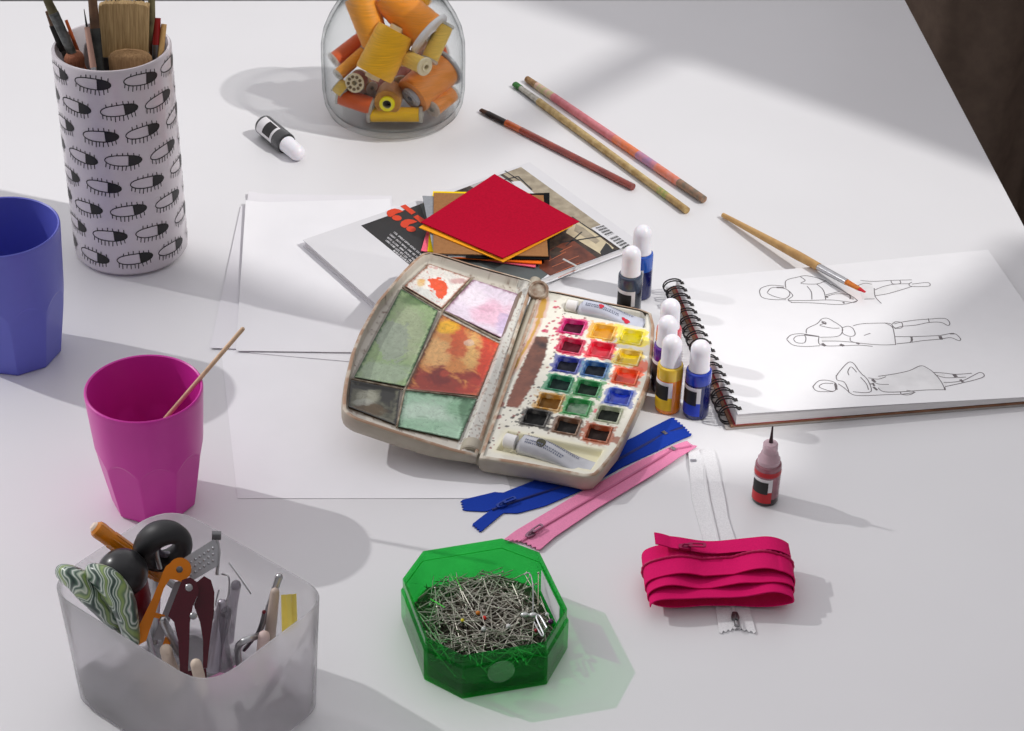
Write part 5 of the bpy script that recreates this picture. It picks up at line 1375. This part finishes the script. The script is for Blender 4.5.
# pins
M_pin = mat('pin_steel', (182, 178, 168), rough=.5, metal=1.0, var=.15, scale=80)
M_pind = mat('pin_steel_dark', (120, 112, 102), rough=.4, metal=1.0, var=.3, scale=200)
inn = offset(oc, -.0055)
pr = random.Random(8)
def pin_mesh(k, p, d_, L=.027, r=.00036, head=.0009, mi=0, hm=0, n=6):
    k.tube([p, p + d_ * (L * .93), p + d_ * L], [r, r, r * .2], n, mi)
    k.ball(p, head, 8, hm)
def rand_pin(zlo, zhi, L=.027, tilt=.28):
    for _ in range(200):
        x, y = pr.uniform(-.072, .042), pr.uniform(1.038, 1.162); a = pr.uniform(0, 2 * pi); t = pr.uniform(-tilt, tilt)
        d_ = Vector((cos(a) * cos(t), sin(a) * cos(t), sin(t))); p = Vector((x, y, pr.uniform(zlo, zhi))); q = p + d_ * L
        if inpoly(p.x, p.y, inn) and inpoly(q.x, q.y, inn) and q.z > .003 and p.z > .003: return p, d_
    return Vector((gc[0], gc[1], zlo)), Vector((1, 0, 0))
def heap_z(x, y): 
    e = polydist(x, y, inn); return .0125 + .0075 * sstep(0, .022, e) + .002 * nz(x, y, 60, 3)
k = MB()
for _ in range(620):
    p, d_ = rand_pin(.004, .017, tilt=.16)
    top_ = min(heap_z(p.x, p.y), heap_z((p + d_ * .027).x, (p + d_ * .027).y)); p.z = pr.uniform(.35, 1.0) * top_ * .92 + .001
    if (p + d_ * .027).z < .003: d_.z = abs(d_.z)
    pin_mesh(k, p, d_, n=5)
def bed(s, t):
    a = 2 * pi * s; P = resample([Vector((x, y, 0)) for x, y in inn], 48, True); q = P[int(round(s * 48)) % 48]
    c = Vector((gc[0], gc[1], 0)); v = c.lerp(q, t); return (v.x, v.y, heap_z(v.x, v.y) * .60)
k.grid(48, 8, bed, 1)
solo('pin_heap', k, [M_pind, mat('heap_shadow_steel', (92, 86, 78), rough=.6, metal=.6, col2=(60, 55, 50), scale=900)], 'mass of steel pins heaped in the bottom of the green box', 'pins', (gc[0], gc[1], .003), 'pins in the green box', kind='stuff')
proto = MB(); pin_mesh(proto, Vector((0, 0, 0)), Vector((1, 0, 0)), n=6)
PL = 'plain steel dressmaking pin on top of the heap in the green box'
p0 = tag(proto.build('dressmaking_pin', M_pin, None, origin=(0, 0, 0)), PL, 'pin', 'pins in the green box')
for i in range(270):
    o = p0 if i == 0 else p0.copy()
    if i: COL.objects.link(o)
    p, d_ = rand_pin(.015, .02, tilt=.30 if i % 6 else .55)
    zt = .5 * (heap_z(p.x, p.y) + heap_z((p + d_ * .027).x, (p + d_ * .027).y)); p.z = zt + pr.uniform(-.002, .0035) - d_.z * .012
    if p.z < .006: p.z = .006
    o.matrix_world = MX(p, d_) @ Matrix.Rotation(-pi / 2, 4, 'Y')
# pins that stand out
def odd_pin(label, name, head_px, tail_px, z, z2, shaft, headm, hr=.0013, cat='pin'):
    p, q = W(head_px[0], head_px[1], z), W(tail_px[0], tail_px[1], z2)
    t = thing(name, label, cat, p, 'pins in the green box'); k = MB(); k.tube([p, p.lerp(q, .93), q], [.0004, .0004, .0001], 8); k.build('shaft', shaft, t)
    k = MB(); k.ball(p, hr, 14); k.build('head', headm, t)
for (lab, hp, tp, m, r) in [('orange-headed pin in the heap of the green box', (478, 613), (480, 594), mat('amber_bead', (206, 120, 30), rough=.3), .0017), ('red-headed pin in the middle of the green box', (484.3, 618), (491.5, 602), mat('red_bead', (226, 48, 36), rough=.25), .0017), ('yellow-headed pin at the left of the heap in the green box', (462.5, 620.5), (474, 628), mat('yellow_bead', (226, 206, 40), rough=.3), .0014), ('purple-headed pin against the paper label in the green box', (551, 621.5), (541, 602), mat('purple_bead', (96, 24, 92), rough=.25), .0020),
    ('pearl-headed pin at the front of the heap, left of the other pearl', (484, 629), (470, 618), mat('pearl_bead', (214, 212, 212), rough=.2), .0020), ('pearl-headed pin right of the other pearl in the green box', (508.5, 626.5), (521, 612), mat('pearl_bead', (214, 212, 212)), .0019), ('pearl-headed pin beside the purple one in the green box', (547, 614.5), (540, 596), mat('pearl_bead', (214, 212, 212)), .0015), ('dark red headed pin near the front right of the green box', (536, 630.5), (523, 634), mat('dark_red_bead', (150, 24, 44), rough=.3), .0015)]:
    odd_pin(lab, 'bead_head_pin', hp, tp, .0235, .024, M_pin, m, r)
M_gpin = mat('green_pin_metal', (90, 220, 80), rough=.3, metal=.4)  # metal of the green pins
for (lab, a, c, za, zc) in [('green pin pointing up at the back left of the heap', (456, 578), (462, 590), .027, .023), ('green pin lying at the left of the heap', (431, 599.5), (445, 607.5), .0215, .023)]:
    odd_pin(lab, 'green_pin', a, c, za, zc, M_gpin, M_gpin, .0007)
odd_pin('steel pin standing upright against the right wall of the green box', 'upright_pin', (538.5, 573), (538, 606), .034, .020, mat('bright_pin', (226, 214, 190), rough=.25, metal=.9), M_pin, .0009)
def wire_thing(name, label, cat, pts, r, m, group=None, part='wire'):
    P = [W(*p[:2], p[2]) for p in pts]; P = spline(P, 6); t = thing(name, label, cat, P[0], group)
    k = MB(); k.tube(P, r, 8); k.build(part, m, t); return t
wire_thing('safety_pin', 'silver safety pin at the front right inside the green box', 'safety pin', [(534, 622, .024), (541, 635, .024), (543.5, 634, .0245), (536.5, 618, .026), (540, 616, .027), (547, 628, .026)], .0007, M_steel)
wire_thing('bent_wire', 'bent wire hook sticking up at the back right of the green box', 'wire', [(533, 612, .02), (533, 588, .030), (531, 576, .034), (528, 573, .035), (524, 575, .034)], .0005, M_steel)
k = MB(); c = W(529, 615, .0245)
for s_ in (-1, 1): k.ball(c + Vector((s_ * .0030, 0, 0)), (.0032, .0022, .0020), 12)
k.tube([c - Vector((.001, 0, 0)), c + Vector((.001, 0, 0))], .0012, 8)
solo('metal_snap', k, mat('pale_metal', (206, 206, 206), rough=.3, metal=.6), 'pale bow-shaped metal fastener among the pins in the green box', 'fastener', c)
# ------------------------------------------------------------------ translucent tub of tools
TC = Vector((-.2075, 1.030, 0)); TE1 = Vector((.79, -.613, 0)).normalized(); TE2 = Vector((-TE1.y, TE1.x, 0)); HT = .098
def tl(a, b_, z=0): p = TC + TE1 * a + TE2 * b_; return Vector((p.x, p.y, z))
def tring(d, z, sc=1.0, r=.026):
    h1, h2 = .0755 * sc + d, .0565 * sc + d
    return [tuple(tl(x, y, z)) for x, y in round_poly([(-h1, -h2), (h1, -h2), (h1, h2), (-h1, h2)], [r * sc, r * sc, r * .9 * sc, r * 1.2 * sc], 9)]
M_tub = clear_mat('frosted_tub_plastic', (.975, .97, .98), refr=.55, rough=.22, rior=1.04, gloss=.5, ior=1.4, milky=.34, milk_col=(.80, .79, .81), milk_trans=.6, var=.02)
tub = thing('plastic_tub', 'frosted translucent plastic tub holding tools in the lower left', 'tub', (TC.x, TC.y, 0))
k = MB()
k.loft([tring(-.006, 0, .93), tring(-.002, .0008, .93), tring(0, .004, .935), tring(0, HT * .5, .965), tring(0, HT - .0006, 1), tring(-.0003, HT, 1), tring(-.0010, HT, 1), tring(-.0013, HT - .0006, 1), tring(-.0013, HT * .5, .965), tring(-.0014, .006, .935), tring(-.004, .0022, .93), tring(-.012, .0018, .93)], 0, True, True)
k.build('tub_body', M_tub, tub, 50)
TG = 'tools standing in the frosted tub'
def rodpath(p, q, n=8): return [p.lerp(q, i / n) for i in range(n + 1)]
M_amber = mat('amber_plastic', (232, 140, 6), rough=.18, trans=.3, var=.1, scale=200, coat=.5)
# amber-handled tool
a = W(94.5, 527, .121); b_ = W(134, 556, .098); d_ = (b_ - a).normalized()
t = thing('screwdriver', 'tool with a translucent amber handle poking out over the back left rim of the tub', 'screwdriver', a + d_ * .12, TG)
k = MB(); Mx = MX(a, d_); n = 40
prof = [(0, -.0005), (.0040, 0), (.0056, .0016), (.0060, .004), (.0057, .012), (.0054, .04), (.0056, .055), (.004, .060), (0, .060)]
k.lathe(prof, n, 0, Mx)
for i in range(8):
    an = 2 * pi * i / 8; k.tube([Mx @ Vector((.0052 * cos(an), .0052 * sin(an), .014)), Mx @ Vector((.0052 * cos(an), .0052 * sin(an), .052))], .0009, 6)
k.build('handle', M_amber, t)
k = MB(); k.lathe([(0, -.0022), (.0026, -.0018), (.0036, -.0004), (.0036, .001)], 20, 0, Mx); k.build('end_cap', mat('pale_cap', (226, 206, 190), rough=.3), t)
k = MB(); k.tube(rodpath(a + d_ * .059, a + d_ * .118), .0026, 12); k.build('shaft', M_steel, t)
# black ball
c = W(122.5, 573.5, .1065); t = thing('awl', 'awl with a smooth black ball handle and dark red collar in the tub', 'awl', (c.x, c.y, .01), TG)
k = MB(); k.ball(c, .0166, 32); k.build('ball_handle', mat('black_rubber', (40, 40, 42), rough=.28), t)
c2 = c + Vector((.008, -.004, -.018)); k = MB(); k.tube([c + Vector((.004, -.001, -.010)), c2, c2 + Vector((.004, -.003, -.020))], [.0125, .010, .005], 20); k.build('collar', mat('wine_collar', (108, 14, 30), rough=.3), t)
k = MB(); k.tube([c2 + Vector((.004, -.003, -.019)), c2 + Vector((.012, -.008, -.06))], [.0025, .0008], 10); k.build('spike', M_steel, t)
# black ring handle scissors
cR = W(164, 546, .110); t = thing('scissors', 'scissors with a thick black loop handle at the back of the tub', 'scissors', (cR.x, cR.y, .02), TG)
nx = Vector((.93, .15, .12)).normalized(); ny = Vector((.12, -.30, .95)).normalized(); nzv = nx.cross(ny)
k = MB(); P = []; R_ = []
for i in range(40):
    an = 2 * pi * i / 40; rx, ry = .0128, .0172
    P.append(cR + nx * (rx * cos(an)) + ny * (ry * sin(an) - .001)); R_.append(.0060 + .0022 * max(0, cos(an - 2.3)))
k.tube(P, R_, 16, closed=True, flat=1.25); k.build('loop_handle', M_black if False else mat('matt_black_handle', (38, 38, 40), rough=.5), t)
k = MB(); P = [cR + nx * (.0072 * cos(2 * pi * i / 24) + .0028) + ny * (.0105 * sin(2 * pi * i / 24) - .001) for i in range(24)]; k.tube(P, .0022, 10, closed=True); k.build('loop_lining', mat('grey_lining', (96, 92, 104), rough=.35), t)
k = MB(); q0 = cR - ny * .020 - nx * .006; k.tube([q0, q0 + Vector((-.004, -.012, -.06))], [.0060, .003], 12, flat=.5); k.build('blade', M_steel, t)
k = MB(); q0 = W(156.5, 555, .108); k.tube([q0 + Vector((0, 0, .006)), q0, q0 + Vector((.002, -.002, -.01))], [.0016, .0018, .0016], 10); k.ball(q0 + Vector((0, 0, .006)), .0018, 10); k.build('rivet_post', M_steel, t)
# marbled loops
M_marb = None
m, nt, out = new_mat('green_marbled_plastic')
bs = N(nt, 'ShaderNodeBsdfPrincipled', Roughness=.3); tc = N(nt, 'ShaderNodeTexCoord'); wv = N(nt, 'ShaderNodeTexWave', Scale=20.0, Distortion=12.0, Detail=2.0); wv.inputs['Detail Scale'].default_value = 1.4
cr = N(nt, 'ShaderNodeValToRGB'); els = cr.color_ramp.elements
els[0].position = 0; els[0].color = (*lin((46, 64, 58)), 1); els[1].position = 1; els[1].color = (*lin((140, 162, 96)), 1)
for pos, cl in ((.10, (92, 118, 102)), (.22, (216, 220, 213)), (.36, (122, 148, 128)), (.50, (50, 66, 62)), (.64, (152, 172, 152)), (.78, (208, 214, 196)), (.9, (96, 120, 92))): e = els.new(pos); e.color = (*lin(cl), 1)
nt.links.new(tc.outputs['Object'], wv.inputs['Vector']); nt.links.new(wv.outputs['Color'], cr.inputs['Fac']); nt.links.new(cr.outputs['Color'], bs.inputs['Base Color']); nt.links.new(bs.outputs['BSDF'], out.inputs['Surface'])
M_marb = m
cM = W(100, 600, .092); t = thing('pinking_shears', 'shears with green marbled handles over the left rim of the tub', 'scissors', (cM.x, cM.y, .02), TG)
def slabloop(pts, w, th, z, nm):
    k = MB(); P = [W(x, y, zz) for x, y, zz in pts]; P = spline(P, 6); k.tube(P, [w * (.55 + .45 * sin(pi * min(1, max(0, i / (len(P) - 1))) ** .8)) if True else w for i in range(len(P))], 18, flat=th, up=(.35, .75, .5)); return k.build(nm, M_marb, t)
slabloop([(63, 573, .111), (77, 580, .111), (91, 594, .100), (106, 611, .084), (119, 630, .066)], .0150, .55, 0, 'handle')
slabloop([(91, 573, .115), (106, 580, .114), (119, 596, .105), (126, 613, .094), (132, 640, .074)], .0165, .55, 0, 'handle')
k = MB(); k.tube([W(118, 632, .076), W(140, 660, .045)], [.007, .003], 12, flat=.4); k.build('blade', M_steel, t)
# orange folding cutter
M_orng = mat('orange_plastic', (226, 128, 12), rough=.3, var=.04)
cO = W(181.5, 570, .108); t = thing('folding_cutter', 'orange lever tool with a round riveted head in the tub', 'cutter', (cO.x, cO.y, .02), TG)
vd = (EYE - cO).normalized(); fx, fy, fz = Vector((1, 0, 0)), None, vd
fx = (fx - vd * fx.dot(vd)).normalized(); fy = vd.cross(fx)
def of(px, py, d=0.0): return WP(px, py, cO + vd * d, vd)
def flat_part(pts_px, d0, d1, m, nm, parent, r=0):
    k = MB(); pp = pts_px
    A = [of(x, y, d0) for x, y in pp]; B = [of(x, y, d1) for x, y in pp]; n = len(pp)
    k.add([*A, *B], [tuple(reversed(range(n))), tuple(range(n, 2 * n))] + [(i, (i + 1) % n, n + (i + 1) % n, n + i) for i in range(n)]); return k.build(nm, m, parent)
head = [(182 + 10 * cos(radians(a_)), 570 + 11.5 * sin(radians(a_))) for a_ in range(-170, 60, 20)]
flat_part([(146, 641), (137, 646), (132, 640), (153, 597), (163, 572), (166, 566)] + [(180 + 11.5 * cos(radians(a_)), 569 + 11.5 * sin(radians(a_))) for a_ in range(-150, 61, 15)] + [(181, 582), (176, 580), (170, 579), (164, 588)], -.002, .002, M_orng, 'lever', t)
flat_part([(154, 612), (165, 615), (164, 620), (152, 617)], -.0015, .0015, M_orng, 'cross_bar', t)
flat_part([(167, 632), (160, 652), (166, 655), (173, 636)], -.006, -.003, M_orng, 'lower_lever', t)
k = MB(); rv = of(179.5, 569.5, .002); k.lathe([(0, .0008), (.0016, .0006), (.0022, 0), (.0022, -.001)], 16, 0, MX(rv, vd)); k.build('rivet', M_dsteel, t)
flat_part([(175, 582), (184, 580), (163, 640), (152, 640)], -.0075, -.0065, mat('grey_blade', (160, 158, 164), rough=.35, metal=.5), 'blade', t)
# maroon clip
cO = W(196, 610, .098); vd = (EYE - cO).normalized()
t = thing('nipper', 'dark maroon spring nippers standing in front in the tub', 'nippers', (cO.x, cO.y, .015), TG)
M_mar = mat('maroon_plastic', (78, 14, 30), rough=.25, coat=.3)
flat_part([(178, 590), (182, 580), (190, 577), (197, 582), (199, 592), (193, 606), (190, 622), (189, 650), (188, 672), (180, 672), (178, 640), (174, 622), (168, 616)], .001, .0055, M_mar, 'arm', t)
flat_part([(197, 582), (204, 576), (211, 580), (214.5, 592), (214, 612), (210, 640), (207, 668), (203, 668), (203, 640), (200, 622), (194, 606), (198, 594)], -.004, .0005, M_mar, 'arm', t)
flat_part([(183, 672), (206, 668), (207, 680), (184, 682)], -.004, .004, M_mar, 'jaw', t)
for (x, y) in ((189, 587.5), (193.5, 616)):
    k = MB(); k.lathe([(0, .0009), (.0018, .0007), (.0024, 0), (.0024, -.001)], 16, 0, MX(of(x, y, .0057), vd)); k.build('rivet', M_steel, t)
# silver embossed lever clip
cO = W(203, 556, .106); vd = (EYE - cO).normalized()
t = thing('bulldog_clip', 'silver clip with an embossed grid plate at the back right of the tub', 'clip', (cO.x, cO.y, .03), TG)
M_alu = mat('pale_aluminium', (196, 196, 200), rough=.35, metal=.6)
flat_part([(184, 558), (214, 539), (218, 546), (217.5, 566), (194, 580), (186, 574)], 0, .0012, M_alu, 'plate', t)
k = MB()
for i in range(6):
    for j in range(3):
        c = of(191 + 4.4 * i, 562 - 2.8 * i + 6.3 * j, .0013); k.ball(c, .0010, 8)
k.build('embossing', M_alu, t)
k = MB(); c = of(216.5, 535.5, 0); k.tube([c + fx * -.003, c + fx * .003], .0030, 16); k.build('roller', M_dsteel, t)
k = MB(); k.tube([c, of(219, 552, 0), of(217, 575, -.002)], .0012, 8); k.build('wire_arm', M_steel, t)
# slim tools
M_cl = clear_mat('clear_tool_plastic', (.82, .80, .83), refr=.3, rough=.08, gloss=1.0, milky=.28, milk_col=(.5, .48, .52))
def slim(label, name, cat, pts, r, m, part='shaft', tip=None, tip_m=None):
    P = [W(*p[:2], p[2]) for p in pts]; t = thing(name, label, cat, P[-1], TG)
    Q = spline(P, 5); k = MB(); rr = r if hasattr(r, '__len__') else [r] * len(Q)
    if len(rr) != len(Q): rr = [rr[0] + (rr[-1] - rr[0]) * i / (len(Q) - 1) for i in range(len(Q))]
    k.tube(Q, rr, 12); k.ball(Q[0], rr[0], 12); k.build(part, m, t)
    if tip: k = MB(); k.ball(Q[0], tip, 14); k.build('tip', tip_m, t)
    return t
slim('clear plastic round-ended tool standing right of the maroon nippers', 'bodkin', 'bodkin', [(236, 585, .102), (232, 606, .082), (228, 640, .05)], (.0034, .0040), M_cl)
slim('silver tweezers leaning to the right side of the tub', 'tweezers', 'tweezers', [(279, 577, .104), (270, 604, .086), (260, 632, .062)], (.0026, .0018), M_steel)
slim('thin dark-tipped needle tool beside the tweezers in the tub', 'seam_ripper', 'seam ripper', [(264, 612, .088), (258, 632, .068), (244, 650, .045)], (.0010, .0014), M_dsteel, tip=.0014, tip_m=mat('wine_collar', (108, 14, 30)))
slim('silver curved handle tool low in the middle of the tub', 'thread_snips', 'snips', [(262, 635, .07), (246, 640, .075), (238, 648, .066), (240, 668, .045)], (.0022, .0024), M_steel)
slim('silver tube tool with a rounded end in front of the orange lever', 'metal_probe', 'probe', [(163, 620, .092), (170, 634, .078), (180, 652, .055)], (.0026, .0034), M_steel)
slim('grey metal tool right of the maroon nippers with a notched head', 'tracing_tool', 'tool', [(222, 604, .094), (217, 636, .07), (212, 668, .045)], (.0034, .0060), mat('lilac_grey_metal', (170, 164, 174), rough=.3, metal=.6))
slim('clear ribbed tool between the nippers and the bodkin', 'plastic_needle', 'needle', [(226, 612, .09), (222, 640, .066), (226, 668, .042)], (.0040, .0052), M_cl)
slim('pale chalk pencil with a rounded pink-white end near the right wall of the tub', 'chalk_pencil', 'pencil', [(264, 636, .076), (262, 655, .06), (258, 680, .035)], (.0038, .0042), mat('chalk_pink', (214, 190, 184), rough=.6))
slim('cream chalk pencil end at the front rim of the tub left of the nippers', 'chalk_pencil', 'pencil', [(166, 650, .082), (170, 664, .066), (178, 684, .04)], (.0040, .0042), mat('chalk_cream', (216, 198, 180), rough=.6))
slim('cream chalk pencil end beneath the jaws of the maroon nippers', 'chalk_pencil', 'pencil', [(196, 664, .085), (199, 676, .07), (203, 692, .045)], (.0036, .0040), mat('chalk_cream', (216, 198, 180)))
slim('beige flat stick standing behind the chalk pencil at the right of the tub', 'flat_stick', 'stick', [(275, 592, .098), (272, 618, .078), (268, 650, .05)], (.0030, .0042), mat('beige_stick', (198, 180, 168), rough=.5))
wire_thing('wire_loop', 'thin silver wire loop leaning on the back wall of the tub', 'wire', [(229, 563, .105), (240, 578, .098), (251, 594, .09)], .0005, M_steel, TG)
wire_thing('safety_pin', 'large open safety pin beside the silver clip in the tub', 'safety pin', [(222, 574, .10), (229, 578, .10), (227, 600, .085), (216, 606, .08), (219, 590, .09)], .0006, M_steel, TG)
# yellow folded tape
cO = W(289, 612, .092); vd = (EYE - cO).normalized()
t = thing('measuring_tape', 'folded yellow tape standing at the right wall of the tub', 'tape measure', (cO.x, cO.y, .03), TG)
for i in range(3):
    flat_part([(281 + i * 5.2, 595 - i * .4), (286 + i * 5.2, 594.4 - i * .4), (287.5 + i * 5.0, 632 - i * 3), (282 + i * 5.0, 636 - i * 3)], -.0025 + .0012 * (i % 2), .0005 + .0012 * (i % 2), mat('tape_yellow', (226, 204, 96), rough=.5, var=.08), 'fold', t)
# fill low in the tub
for i, (a_, b2, c_, col, nm, lab) in enumerate([(-.042, -.036, -.6, (70, 72, 78), 'pliers', 'grey tool handle lying low in the left of the tub'), (-.02, -.02, .2, (150, 140, 132), 'wooden_peg', 'pale wooden peg lying on the tub floor'), (.03, -.02, -.6, (120, 112, 118), 'bobbin_case', 'grey metal piece lying low at the right of the tub'), (.02, .02, .5, (186, 120, 160), 'pink_chalk', 'pink chalk stub lying low near the right wall of the tub')]):
    c = tl(a_, b2, .016); d_ = Vector((cos(c_), sin(c_), .15)); k = MB(); k.tube([c - d_ * .026, c - d_ * .02, c + d_ * .02, c + d_ * .026], [.006, .0105, .0105, .006], 14)
    solo(nm, k, mat('tub_fill_%s' % nm, col, rough=.5), lab, 'tool', c, TG)

# ------------------------------------------------------------------ unseen gobo wall, added so its opening shapes the sun patch
SUN = Vector((-.92, .30, -1.0))
XW = 1.75
def back(p): s_ = (XW - p[0]) / -SUN.x; return (p[1] - SUN.y * s_, s_)      # (y, z above table) on the wall
patch = [(-.95, 2.75), (.008, 2.13), (.335, 1.882), (.60, 1.66), (.455, 1.655), (.401, 1.581), (.333, 1.507), (.282, 1.437), (.225, 1.352), (.215, 1.30), (.12, 1.29), (.02, 1.40), (-.159, 1.512), (-.289, 1.590), (-.50, 1.66), (-.95, 1.80)]
hole = [back(p) for p in patch]
# wall face with opening: triangulated between outer rectangle and hole
bm = bmesh.new()
rect = [(-1.8, -ZT), (3.27, -ZT), (3.27, 3.2), (-1.8, 3.2)]
def wall_ring(x):
    ov = [bm.verts.new((x, y, z)) for y, z in rect]; hv = [bm.verts.new((x, y, z)) for y, z in hole]
    es = [bm.edges.new((ov[i], ov[(i + 1) % 4])) for i in range(4)] + [bm.edges.new((hv[i], hv[(i + 1) % len(hv)])) for i in range(len(hv))]
    bmesh.ops.triangle_fill(bm, use_beauty=True, use_dissolve=False, edges=es)
    return hv
h1 = wall_ring(XW); h2 = wall_ring(XW + .012)
for i in range(len(h1)): bm.faces.new((h1[i], h1[(i + 1) % len(h1)], h2[(i + 1) % len(h1)], h2[i]))
me = bpy.data.meshes.new('sun_gobo'); bm.to_mesh(me); bm.free(); me.materials.append(M_wall)
o = bpy.data.objects.new('sun_gobo', me); COL.objects.link(o); struct(o)
# bar added across the opening to cast the soft dark band
a, c = back((.165, 2.045)), back((.02, 1.875)); c2 = back((-.06, 1.78))
k = MB(); k.tube([(XW, a[0], a[1]), (XW, c[0], c[1])], [.030, .022], 8, flat=.5); k.tube([(XW, c[0], c[1]), (XW, c2[0], c2[1])], [.022, .004], 8, flat=.5)
struct(k.build('gobo_bar', M_wall))

# ------------------------------------------------------------------ light, world, camera
LAMP = Vector((-3.35, 2.60, 2.70))
sd = bpy.data.lights.new('sun', 'SUN'); sd.energy = SUN_E; sd.angle = radians(1.1); sd.color = (1.0, .985, .96)
so = bpy.data.objects.new('sun', sd); COL.objects.link(so); so.rotation_euler = SUN.to_track_quat('-Z', 'Y').to_euler(); so.location = (3, 0, 3)
ld = bpy.data.lights.new('studio_lamp', 'SPOT'); ld.energy = LAMP_E; ld.shadow_soft_size = .034; ld.spot_size = radians(22.4); ld.spot_blend = .36; ld.color = (1.0, .985, .975)
lo = bpy.data.objects.new('studio_lamp', ld); COL.objects.link(lo); lo.location = LAMP; lo.rotation_euler = (Vector((.25, .62, 0)) - LAMP).to_track_quat('-Z', 'Y').to_euler()
w = bpy.data.worlds.new('World'); SC.world = w; w.use_nodes = True
nt = w.node_tree; nt.nodes.clear(); out = nt.nodes.new('ShaderNodeOutputWorld'); bg = nt.nodes.new('ShaderNodeBackground')
bg.inputs['Color'].default_value = (.985, .968, 1.0, 1); bg.inputs['Strength'].default_value = AMB_E
# brighter daylight from the window side behind the table, dimmer from the room behind the camera
tc = nt.nodes.new('ShaderNodeTexCoord'); dp = nt.nodes.new('ShaderNodeVectorMath'); dp.operation = 'DOT_PRODUCT'; dp.inputs[1].default_value = (-.25, .80, .40)
mr = nt.nodes.new('ShaderNodeMapRange'); mr.interpolation_type = 'SMOOTHSTEP'
mr.inputs['From Min'].default_value = -.55; mr.inputs['From Max'].default_value = .65; mr.inputs['To Min'].default_value = AMB_E * .34; mr.inputs['To Max'].default_value = AMB_E * 1.5
nt.links.new(tc.outputs['Generated'], dp.inputs[0]); nt.links.new(dp.outputs['Value'], mr.inputs['Value']); nt.links.new(mr.outputs['Result'], bg.inputs['Strength'])
nt.links.new(bg.outputs[0], out.inputs[0])
cd = bpy.data.cameras.new('camera'); cam = bpy.data.objects.new('camera', cd); COL.objects.link(cam)
cd.sensor_width = 36; cd.sensor_fit = 'HORIZONTAL'; cd.lens = F / 1024 * 36; cd.clip_start = .05
up0 = Vector((0, sin(PIT), cos(PIT))); X_ = Vector((1, 0, 0)); fw = Vector((0, cos(PIT), -sin(PIT)))
c_, s_ = cos(ROL), sin(ROL)
rt_ = X_ * c_ + up0 * s_; up_ = X_ * -s_ + up0 * c_
Mc = Matrix.Identity(4)
for i in range(3): Mc[i][0], Mc[i][1], Mc[i][2], Mc[i][3] = rt_[i], up_[i], -fw[i], EYE[i]
cam.matrix_world = Mc
SC.camera = cam
for o in list(COL.objects):
    if o.parent is None: o.location.z += ZT
bpy.context.view_layer.update()
SC.view_settings.view_transform = 'Standard'; SC.view_settings.look = 'None'; SC.view_settings.gamma = 1.0; SC.view_settings.exposure = EXPO
SC.view_settings.use_curve_mapping = False
SC.cycles.use_denoising = True
SC.cycles.max_bounces = 12; SC.cycles.transparent_max_bounces = 24; SC.cycles.transmission_bounces = 10; SC.cycles.diffuse_bounces = 4; SC.cycles.glossy_bounces = 4
SC.cycles.caustics_refractive = True; SC.cycles.caustics_reflective = False; SC.cycles.blur_glossy = 1.0; SC.cycles.sample_clamp_indirect = 3.0
